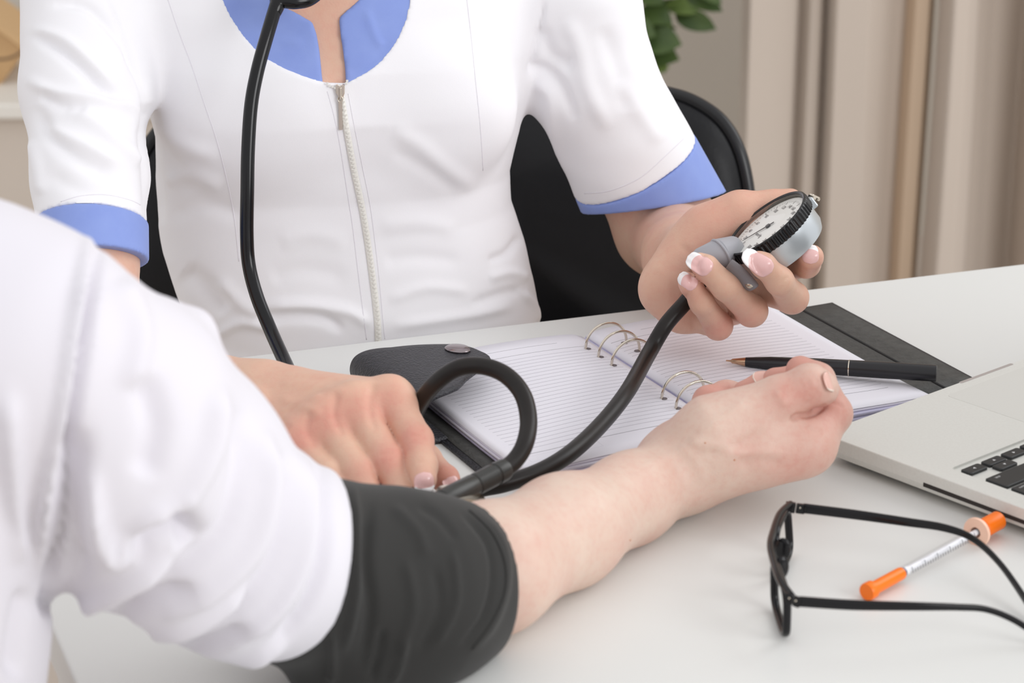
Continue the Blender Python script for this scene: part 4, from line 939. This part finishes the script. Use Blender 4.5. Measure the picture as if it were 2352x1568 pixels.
# nails: (base px, tip px, outward direction)
def nail_at(base, tip, D, n, width, Rr, m, par, bvh=None, lift_=0):
    b_, t_ = P(*base, D[0]), P(*tip, D[1]); return nail((b_+t_)/2, t_-b_, n, (t_-b_).length, width, Rr, m, par, lift=lift_)
nb = BVHTree.FromPolygons(V.tolist(), Q.tolist())
def nail_on(bvh, base, tip, n, width, Rr, m, par, free=.0, out=.0004, tipdrop=.0):
    """nail laid on the skin between two picked points; the free edge runs on past the fingertip by the given share"""
    b_, c_ = on(bvh, *base, 0)[0], on(bvh, (base[0]+tip[0])/2, (base[1]+tip[1])/2, 0)[0]
    l = (c_-b_).normalized(); n = Vector(n); n = (n-l*n.dot(l)).normalized(); w = l.cross(n); L0 = (c_-b_).length*2; L1 = L0*free
    bm = bmesh.new(); uv = bm.loops.layers.uv.new('UVMap'); NU, NV = 12, 20; G = []; wrapv = .80*L0
    for jj in range(NV+1):
        v = jj/NV; s_ = 2*v-1; d = v*(L0+L1); hw = (width/2)*max(.03, (1-abs(s_)**(3.4 if s_ < 0 else 3.0))**(1/2.4) if abs(s_) < 1 else 0); row = []
        for ii in range(NU+1):
            u = 2*ii/NU-1; dd = min(d, wrapv); q = b_+l*dd+w*(u*hw)
            h = bvh.ray_cast(q+n*.008, -n, .016); t = max(0, 1-abs(u)**3)
            z = (h[0]-q).dot(n) if h[0] is not None else -.003
            z = max(z, -.0034)
            p = q+n*(z+out*(.35+.65*t))+l*(d-dd)+n*(-(d-dd)*(.12+tipdrop))
            row.append((p, u, v))
        G.append(row)
    top = [[(bm.verts.new(p), u, v) for p, u, v in r] for r in G]; bot = [[(bm.verts.new(p-n*.0006), u, v) for p, u, v in r] for r in G]
    def F(q):
        f = bm.faces.new([a[0] for a in q])
        for lp, a in zip(f.loops, q): lp[uv].uv = (a[1], a[2])
    for jj in range(NV):
        for ii in range(NU):
            F([top[jj][ii], top[jj][ii+1], top[jj+1][ii+1], top[jj+1][ii]]); F([bot[jj][ii], bot[jj+1][ii], bot[jj+1][ii+1], bot[jj][ii+1]])
        F([top[jj][0], top[jj+1][0], bot[jj+1][0], bot[jj][0]]); F([top[jj][NU], bot[jj][NU], bot[jj+1][NU], top[jj+1][NU]])
    for ii in range(NU):
        F([top[0][ii], bot[0][ii], bot[0][ii+1], top[0][ii+1]]); F([top[NV][ii], top[NV][ii+1], bot[NV][ii+1], bot[NV][ii]])
    return obj('fingernail', bm, m, par, True)
nail_on(nb, (1772, 626), (1722, 584), cv(.10, -.34, 1), .0128, .0082, M['nail_f'], nurse, .16)
nail_on(nb, (1634, 622), (1588, 590), cv(.0, -.34, 1), .0120, .0080, M['nail_f'], nurse, .16)
nail_on(nb, (1599, 660), (1567, 633), cv(-.1, -.30, 1), .0098, .0068, M['nail_f'], nurse, .18)
nail_on(nb, (1862, 606), (1862, 564), cv(.0, -.30, 1), .0108, .0080, M['nail_f'], nurse, .0)
nail_on(nb, (972, 1084), (977, 1124), cv(.08, -.35, 1), .0116, .0078, M['nail_f'], nurse, .1)
nail_on(nb, (1030, 1096), (1043, 1120), cv(.8, -.5, .4), .0090, .0072, M['nail_f'], nurse, .1)
# ------------------------------------------------------------------ the patient at the left, arm on the desk
man = thing('person', 'person in white shirt in the foreground with right forearm resting on desk', 'person')
M['shirt'] = mat('white_shirt_cloth', srgb(222, 219, 225), .85, sheen=.15, bump=('noise', 1200, .12, .0004))
def PT(px, py, r, lift=0): return T(px, py, .75+r+lift)
a_w, a1, a2, a3 = PT(1588, 1072, .0240), PT(1450, 1143, .0250), PT(1300, 1218, .0300), PT(1120, 1308, .0345)
a4, a5 = P(930, 1350, 1.304), P(780, 1322, 1.292)
arm = U(.015, Cone(a_w, a1, .0240, .0238, None), Cone(a1, a2, .0240, .0295), Cone(a2, a3, .0295, .0335), Cone(a3, a4, .0335, .0360), Cone(a4, a5, .0360, .0330), Cone(a5, P(400, 1110, 1.20), .033, .036))
mM = [(1858, 1014, 1.478), (1858, 985, 1.500), (1810, 962, 1.520), (1745, 950, 1.535)]
palmM = U(.014, Cone(P(1590, 1076, 1.474), P(*mM[0]), .0215, .0160), Cone(P(1590, 1060, 1.482), P(*mM[1]), .0220, .0150), Cone(P(1590, 1050, 1.495), P(*mM[2]), .020, .014), Cone(P(1560, 1050, 1.500), P(*mM[3]), .0170, .013),
          Cone(P(1520, 1068, 1.500), P(1625, 1005, 1.520), .0130, .0170), Cone(P(1652, 1000, 1.472), P(1788, 925, 1.470), .0255, .0140), Cone(P(1760, 1036, 1.473), P(1838, 1032, 1.474), .0165, .0150))
fM = [fin([mM[0], (1912, 950, 1.488), (1880, 872, 1.505), (1838, 850, 1.508)], [.0150, .0118, .0098, .0088]),
      fin([mM[1], (1890, 915, 1.520), (1830, 875, 1.530), (1780, 876, 1.528)], [.0140, .0108, .0095, .0088]),
      fin([mM[2], (1820, 905, 1.545), (1750, 890, 1.545), (1712, 902, 1.540)], [.0130, .0104, .0094, .0084]),
      fin([mM[3], (1740, 920, 1.560), (1668, 908, 1.555), (1628, 922, 1.546), (1618, 940, 1.543)], [.0120, .0100, .0096, .0096, .0090])]
thM = fin([(1660, 990, 1.470), (1786, 920, 1.468), (1860, 884, 1.466), (1888, 893, 1.467)], [.022, .0140, .0116, .0100], .005)
handM = U(.0012, *[U(.006, palmM, f_) for f_ in fM], U(.0035, U(.010, palmM), thM))
V, Q = nets(U(.012, arm, handM), (-.30, .95, .74), (.26, 1.56, 1.02), .0014); V = relax(V, Q, 2, .5); N_ = vnormals(V, Q)
V = folds(V, N_, [([(1870, 905), (1862, 920), (1845, 930)], 3.5, -.0006), ([(1868, 862), (1880, 885), (1872, 912)], 3.5, -.0006), ([(1852, 870), (1862, 893), (1855, 915)], 3, -.0005), ([(1838, 880), (1850, 900), (1842, 925)], 3, -.0004),
      ([(1815, 965), (1835, 955), (1860, 952), (1900, 930)], 6, -.0040), ([(1832, 962), (1860, 985), (1890, 990)], 6, -.0008), ([(1900, 922), (1925, 928), (1938, 935)], 4, -.0007),
      ([(1600, 1000), (1650, 970), (1720, 920)], 14, .0010), ([(1780, 905), (1795, 915), (1805, 935)], 10, .0010), ([(1620, 1040), (1680, 1030), (1760, 985)], 12, -.0010), ([(1580, 1010), (1620, 1020), (1700, 1040), (1800, 1040)], 14, .0012), ([(1560, 1020), (1600, 1060), (1620, 1110)], 14, .0008), ([(1700, 1070), (1740, 1050), (1800, 1070)], 14, -.0008),
      ([(1480, 1070), (1560, 1040), (1620, 1010)], 14, .0009)])+N_*(.0004*vnoise(V, 21, 16))[:, None]
V[:, 2] = np.maximum(V[:, 2], .7502)
FLM = [(P(1800, 905, 1.457), .014, .6), (P(1835, 835, 1.50), .024, .95), (P(1770, 855, 1.52), .018, .9), (P(1700, 880, 1.53), .018, .8), (P(1615, 910, 1.54), .022, .9), (P(1880, 945, 1.47), .020, .5), (P(1925, 940, 1.48), .014, .5), (P(1860, 1060, 1.465), .02, .3), (P(1530, 1020, 1.49), .03, .35), (P(1740, 1030, 1.46), .03, .25), (P(1860, 895, 1.455), .008, .3)]
np_mesh('body', V, Q, M['skin_m'], man, flushes(V, FLM))
bm = bmesh.new()
mb = BVHTree.FromPolygons(V.tolist(), Q.tolist())
nail(on(mb, 1906, 876, .0004)[0], cv(.28, .95, .1), cv(.85, -.35, .42), .0125, .0115, .0092, M['nail_m'], man)
nail(on(mb, 1752, 866, .0009)[0], cv(-.9, .1, .1), cv(-.35, -.5, .8), .0110, .0095, .009, M['nail_m'], man)
for x_, y_, r_ in ((1687, 1056, .0006), (1620, 1017, .0005), (1447, 1240, .0006)):
    p_, n_ = on(mb, x_, y_, .0); bmesh.ops.create_uvsphere(bm, u_segments=8, v_segments=6, radius=r_, matrix=Matrix.Translation(p_) @ Matrix.Diagonal((1, 1, 1, 1)))
o = obj('moles', bm, mat('mole', srgb(196, 140, 108), .6), man, True); o['kind'] = 'stuff'

# shirt
s0, s1, s2, s3, s4 = P(790, 1312, 1.285), P(545, 1255, 1.235), P(370, 1115, 1.185), P(225, 975, 1.14), P(50, 845, 1.10)
sleeve = U(.02, Cone(s0, s1, .0500, .0505), Cone(s1, s2, .0505, .0590), Cone(s2, s3, .0590, .0620), Cone(s3, s4, .0600, .052))
tor = U(.03, Cone(P(-420, 960, 1.13), P(-560, 2100, 1.22), .115, .125), Cone(P(-420, 860, 1.13), P(-20, 790, 1.11), .085, .055), Cone(P(-60, 750, 1.11), P(60, 800, 1.11), .048, .050))
shirt = Sub(And(U(.012, U(.022, sleeve, Cone(P(385, 765, 1.165), P(448, 748, 1.175), .008, .006)), tor), plane3(P(762, 1072, 1.285), P(800, 1270, 1.232), P(705, 1535, 1.275), CR), .006), Cone(P(700, 1275, 1.265), P(900, 1360, 1.30), .030, .0300), .004)
V, Q = nets(shirt, (-.50, .80, .66), (.02, 1.34, 1.12), .0026); V = relax(V, Q, 2, .5); N_ = vnormals(V, Q)
V = V+N_*(.0015*vnoise(V, 8, 8))[:, None]
FS2 = [
  ([(725, 1045), (748, 1160), (742, 1290), (700, 1400), (610, 1500)], 15, -.0036), ([(690, 1040), (706, 1160), (690, 1290), (630, 1400), (520, 1490)], 17, .0034), ([(650, 1030), (664, 1150), (640, 1280), (565, 1380), (440, 1470)], 19, -.0042),
  ([(600, 985), (616, 1110), (585, 1240), (500, 1340), (370, 1420)], 20, .0040), ([(550, 930), (560, 1060), (525, 1200), (430, 1300), (300, 1380)], 22, -.0036), ([(500, 880), (490, 1010), (445, 1110), (400, 1170)], 24, .0036),
  ([(290, 1270), (350, 1225), (420, 1210), (440, 1260)], 30, -.0062), ([(205, 1080), (225, 1220), (270, 1275), (340, 1200), (410, 1150)], 22, .0046), ([(185, 980), (170, 1120), (165, 1260), (200, 1340)], 28, -.0050),
  ([(110, 1395), (180, 1395), (280, 1345), (400, 1290)], 20, .0042), ([(120, 1432), (230, 1432), (340, 1392), (450, 1350)], 17, -.0050), ([(250, 1465), (370, 1450), (480, 1410), (580, 1350)], 16, .0040), ([(340, 1505), (460, 1490), (570, 1440)], 14, -.0036), ([(440, 1540), (560, 1525), (660, 1470)], 14, .0030),
  ([(232, 545), (203, 700), (182, 860), (162, 1000), (142, 1150), (122, 1300), (105, 1400)], 13, -.0048), ([(208, 535), (178, 700), (152, 860), (130, 1000), (110, 1150), (90, 1300)], 14, .0034), ([(100, 1385), (150, 1400), (200, 1425)], 20, -.009), ([(20, 900), (30, 1100), (40, 1300)], 24, .003), ([(60, 1350), (40, 1450), (30, 1560)], 20, -.003),
  ([(330, 860), (360, 980), (330, 1100)], 30, -.0034), ([(270, 640), (320, 760), (300, 900)], 30, .0028)]
FS2 = [(p_, w_, h_*1.9) for p_, w_, h_ in FS2]
V = folds(V, N_, FS2)
np_mesh('shirt', V, Q, M['shirt'], man)
sb_ = BVHTree.FromPolygons(V.tolist(), Q.tolist())
surf_line('armhole_seam', [(208, 535), (190, 640), (170, 760), (155, 880), (142, 1000), (130, 1120), (112, 1240), (98, 1340)], .0011, M['shirt'], man, .0003, sb_)

# ------------------------------------------------------------------ blood pressure cuff wrapped round the arm
cuffm = mat('charcoal_nylon', srgb(36, 35, 33), .8, sheen=.1, bump=('noise', 800, .15, .0004), noise=(25, srgb(37, 36, 34), .3))
cuff = thing('pressure_cuff', 'charcoal fabric blood pressure cuff wrapped round the white-shirted arm', 'cuff')
c0, c1, c2 = P(1095, 1330, 1.338), P(930, 1360, 1.300), P(695, 1308, 1.265)
co = U(.02, Cone(c0, c1, .0410, .0490), Cone(c1, c2, .0490, .0495), Cone(P(960, 1400, 1.31), P(820, 1520, 1.29), .030, .034))
nc = (c0-c1).normalized()
cs = Sub(And(co, plane3(P(1082, 1160, 1.345), P(1178, 1320, 1.305), P(1105, 1492, 1.340), CR), .004), U(.01, Cone(P(1200, 1285, 1.35), a3, .0345, .0348), Cone(a3, a4, .0348, .0400), Cone(a4, P(840, 1338, 1.297), .0400, .0400)), .001)
V, Q = nets(cs, (-.18, .96, .7505), (.04, 1.32, .90), .0018); V = relax(V, Q, 2, .5); N_ = vnormals(V, Q)
V = folds(V, N_, [([(1062, 1180), (1118, 1245), (1132, 1330), (1110, 1420), (1060, 1480)], 6, -.0022), ([(1085, 1170), (1145, 1240), (1160, 1330), (1135, 1420), (1085, 1490)], 12, .0022), ([(850, 1150), (840, 1280), (850, 1400), (830, 1540)], 14, -.0030), ([(810, 1110), (818, 1240), (815, 1360), (790, 1500)], 11, .0030),
   ([(930, 1280), (950, 1400), (900, 1530)], 14, .0016), ([(1000, 1300), (1010, 1400), (960, 1500)], 12, -.0016), ([(1040, 1260), (1050, 1380), (1000, 1480)], 10, .0016), ([(880, 1440), (870, 1500), (850, 1568)], 10, -.0026), ([(930, 1460), (920, 1520), (900, 1568)], 10, .0022), ([(760, 1450), (765, 1520), (760, 1568)], 10, .003), ([(960, 1160), (1010, 1190), (1050, 1240)], 10, -.0012), ([(900, 1160), (960, 1220), (980, 1280)], 14, .0014)])+N_*(.0007*vnoise(V, 31, 14))[:, None]
V[:, 2] = np.maximum(V[:, 2], .7502)
np_mesh('cuff_sleeve', V, Q, cuffm, cuff)
cb = BVHTree.FromPolygons(V.tolist(), Q.tolist())
surf_line('hem_binding', [(1078, 1172), (1130, 1222), (1160, 1290), (1160, 1360), (1130, 1430), (1085, 1490)], .0009, cuffm, cuff, .0, cb)
# ------------------------------------------------------------------ pressure gauge with its hose
gauge = thing('pressure_gauge', 'silver round pressure gauge with black ribbed bezel and hose, held in a manicured hand', 'gauge')
gn = cv(-.64*.96, -.77*.96, .285).normalized(); gx = cv(.77, -.64, .0); gx = (gx-gn*gx.dot(gn)).normalized(); gy = gn.cross(gx)
gc = P(1759, 513, 1.664)
gm = Matrix((gx, gy, gn)).transposed().to_4x4(); gm.translation = gc
GR = .0315
M['satin'] = mat('satin_silver', srgb(200, 206, 210), .32, metal=.6); M['greyr'] = mat('grey_rubber', srgb(168, 168, 174), .45)
lathe('case', [(0, -.0255), (.022, -.0255), (.0288, -.0235), (.0308, -.019), (.0308, -.0075), (.0308, -.004), (0, -.004)], gm, M['satin'], gauge, 64)
bm = bmesh.new(); seg = 240; rings = []
for r, z, rib in ((.0308, -.0080, 1), (.0322, -.0078, 1), (.0326, -.0068, 1), (.0326, -.0012, 1), (.0322, .0004, 0), (.0312, .0010, 0), (.0300, .0004, 0), (.0296, -.0022, 0)):
    ring = []
    for k in range(seg):
        a = 2*math.pi*k/seg; rr = r-(.0009 if rib and (k % 4) >= 2 else 0); ring.append(bm.verts.new(gm @ Vector((rr*math.cos(a), rr*math.sin(a), z))))
    rings.append(ring)
for A, B in zip(rings, rings[1:]):
    for k in range(seg): bm.faces.new((A[k], A[(k+1) % seg], B[(k+1) % seg], B[k]))
obj('bezel', bm, mat('black_ribbed_bezel', srgb(24, 24, 26), .28), gauge)
lathe('dial', [(0, -.0030), (.0297, -.0030), (.0297, -.0036), (0, -.0036)], gm, mat('dial_white', srgb(246, 243, 240), .5), gauge, 64)['label'] = 'white printed dial face'
M['ink'] = mat('dial_ink', srgb(96, 88, 92), .6)
# the dial reads with zero toward the hose
down = math.atan2(0, -1)
bm = bmesh.new()
for i in range(61):
    v = i*5; a = down-R(20)-R(320)*(v/300); L0 = .0030 if v % 20 == 0 else .0016; w_ = .00022 if v % 20 == 0 else .00012
    d_ = Vector((math.cos(a), math.sin(a), 0)); t_ = Vector((-d_.y, d_.x, 0)); r1 = .0262
    bm.faces.new([bm.verts.new(gm @ (d_*r+t_*s*w_+Vector((0, 0, -.00285)))) for r, s in ((r1-L0, -1), (r1-L0, 1), (r1, 1), (r1, -1))])
tk = obj('dial_ticks', bm, M['ink'], gauge); tk['kind'] = 'stuff'
for v in range(0, 301, 20):
    a = down-R(20)-R(320)*(v/300); r = .0202
    text_mesh('dial_numeral', str(v), .0042, gm @ Matrix.Translation((r*math.cos(a), r*math.sin(a), -.00285)) @ Matrix.Rotation(-math.pi/2, 4, 'Z'), M['ink'], gauge)
text_mesh('dial_text', 'mmHg', .0042, gm @ Matrix.Translation((-.0085, 0, -.00285)) @ Matrix.Rotation(-math.pi/2, 4, 'Z'), M['ink'], gauge)
bm = bmesh.new(); add_prism(bm, [(-.005, -.0007), (.019, -.0002), (.021, 0), (.019, .0002), (-.005, .0007)], -.0022, -.0019, gm @ Matrix.Rotation(down-R(20)-R(8), 4, 'Z')); obj('needle', bm, M['black_plastic'], gauge)
lathe('needle_hub', [(0, -.0028), (.0018, -.0028), (.0018, -.0016), (0, -.0014)], gm, M['black_plastic'], gauge, 20)
lathe('lens', [(.0299, .0000), (.0285, .0008), (.022, .0022), (.012, .0031), (0, .0034)], gm, M['glass'], gauge, 48)
# lug with a hole opposite the hose
bm = bmesh.new(); add_box(bm, (.0295, -.0055, -.0125), (.0345, .0055, -.0045), gm, .0010); obj('lug', bm, M['satin'], gauge)
lathe('lug_eyelet', [(.0022, 0), (.0042, 0), (.0044, .0016), (.0038, .0026), (.0026, .0026), (.0022, .0016)], gm @ Matrix.Translation((.0350, 0, -.0080)) @ Matrix.Rotation(R(62), 4, 'Y'), M['silver'], gauge, 24)
lathe('lug_screw', [(0, 0), (.0022, 0), (.0022, .0012), (0, .0012)], gm @ Matrix.Translation((.0350, 0, -.0080)) @ Matrix.Rotation(R(62), 4, 'Y'), M['dark'], gauge, 16)
# grey neck from the case to the hose and its curved spoon
p0 = gc-gx*.029-gn*.010
bm = bmesh.new(); add_tube(bm, [P(1684, 573, 1.672), P(1656, 583, 1.660), P(1610, 601, 1.662), P(1600, 605, 1.663)], [.0092, .0106, .0092, .0078], 28); nk = obj('hose_neck', bm, M['greyr'], gauge, True); sharp(nk, 30)
tube('neck_rim', [P(1656, 583, 1.660)+(cv(.5, .85, 0)*math.cos(a)+cv(.25, -.1, .95)*math.sin(a))*.0107 for a in np.linspace(0, 2*math.pi, 25)[:-1]], .0009, M['greyr'], gauge, n=1, seg=8, closed=True)
nb_ = [P(1672, 612, 1.646), P(1692, 628, 1.645), P(1712, 645, 1.646), P(1730, 660, 1.648)]
tube('spoon', nb_, [.0085, .0092, .0080, .0060], mat('dark_grey_rubber', srgb(128, 124, 126), .4), gauge, n=5, seg=20, flat=(cv(-.6, .7, .5), .45))
lathe('spoon_screw', [(0, 0), (.0030, 0), (.0026, .0010), (.001, .0016), (0, .0017)], frame(P(1722, 652, 1.6430), cv(1, 0, 0), cv(0, -1, .2)), M['silver'], gauge, 16)
hp = [P(1625, 605, 1.668), P(1606, 650, 1.672), P(1578, 690, 1.672), P(1530, 745, 1.667), P(1490, 812, 1.658), T(1440, 900, .782), T(1380, 975, .776), T(1310, 1040, .773), T(1240, 1082, .770), T(1160, 1110, .768), T(1095, 1124, .765), T(1040, 1150, .765), T(990, 1200, .775)]
tube('hose', hp, .0053, M['rubber'], gauge, n=8, seg=20)

# ------------------------------------------------------------------ stethoscope
st = thing('stethoscope', 'black stethoscope hanging from the neck and looping to the wrapped arm', 'stethoscope')
tp = [(638, 0, 1.690), (614, 80, 1.682), (592, 160, 1.678), (577, 240, 1.676), (570, 340, 1.676), (568, 440, 1.678), (567, 540, 1.682), (572, 610, 1.684), (590, 680, 1.680), (618, 750, 1.670), (640, 800, 1.655), (663, 850, 1.635), (690, 910, 1.60), (760, 980, 1.565), (850, 1010, 1.545), (930, 985, 1.520), (965, 925, 1.500), (1000, 880, 1.485), (1050, 846, 1.478), (1105, 840, 1.475), (1160, 860, 1.470), (1200, 905, 1.462), (1214, 965, 1.452), (1205, 1020, 1.440), (1180, 1060, 1.432), (1145, 1085, 1.424)]
tpw = [P(*p) for p in tp]
# wide bore up to where it passes behind the wrist
tube('tube', tpw[:13], [.0047]*13, M['glossrubber'], st, n=8, seg=20)
tube('tube', tpw[12:], .0052, M['rubber'], st, n=8, seg=20)['label'] = 'looped lower length of tube'
yk = P(640, -6, 1.692)
tube('yoke', [P(630, 30, 1.687), P(638, 4, 1.690), P(630, -25, 1.70), P(590, -75, 1.72), P(560, -190, 1.735), TP(-.064, -.080, 1.062), TP(-.074, .005, 1.085), TP(-.050, .065, 1.10)], [.0046, .0056, .0048, .0040, .0038, .0038, .0038], M['glossrubber'], st, n=6, seg=16)
tube('yoke', [P(632, 25, 1.687), P(645, 4, 1.689), P(680, 4, 1.690), P(712, -2, 1.695), P(745, -30, 1.705), P(800, -100, 1.73), P(830, -190, 1.735), TP(.064, -.080, 1.062), TP(.074, .005, 1.085), TP(.050, .065, 1.10)], [.0044, .0052, .0044, .0038, .0038, .0036], M['glossrubber'], st, n=6, seg=16)
cA, cB = P(1150, 1082, 1.425), P(1035, 1142, 1.398); ax_ = (cB-cA).normalized(); cm = ax_.to_track_quat('Z', 'Y').to_matrix().to_4x4(); cm.translation = cA; cl = (cB-cA).length
M['sheath'] = mat('dark_connector', srgb(58, 58, 56), .3, metal=.25)
lathe('connector', [(0, -.004), (.0060, -.004), (.0065, -.002), (.0065, .004), (.0058, .0046), (.0058, .006), (.0064, .0066), (.0064, cl*.5), (.0058, cl*.52), (.0066, cl*.55), (.0070, cl+.006), (.005, cl+.008), (0, cl+.008)], cm, M['sheath'], st, 32)
cpos = P(1045, 1150, 1.392)
lathe('chestpiece', [(0, 0), (.008, 0), (.013, .002), (.0145, .005), (.014, .0075), (.006, .0085), (0, .0085)], Matrix.Translation(P(1052, 1165, 1.402)) @ Matrix.Rotation(R(12), 4, 'Y'), M['silver'], st, 48)
lathe('chestpiece_stem', [(0, 0), (.0040, 0), (.0044, .002), (.0040, .014), (0, .015)], frame(P(1012, 1135, 1.418), cv(0, -.2, 1), cv(0, 1, 0)), M['silver'], st, 24)
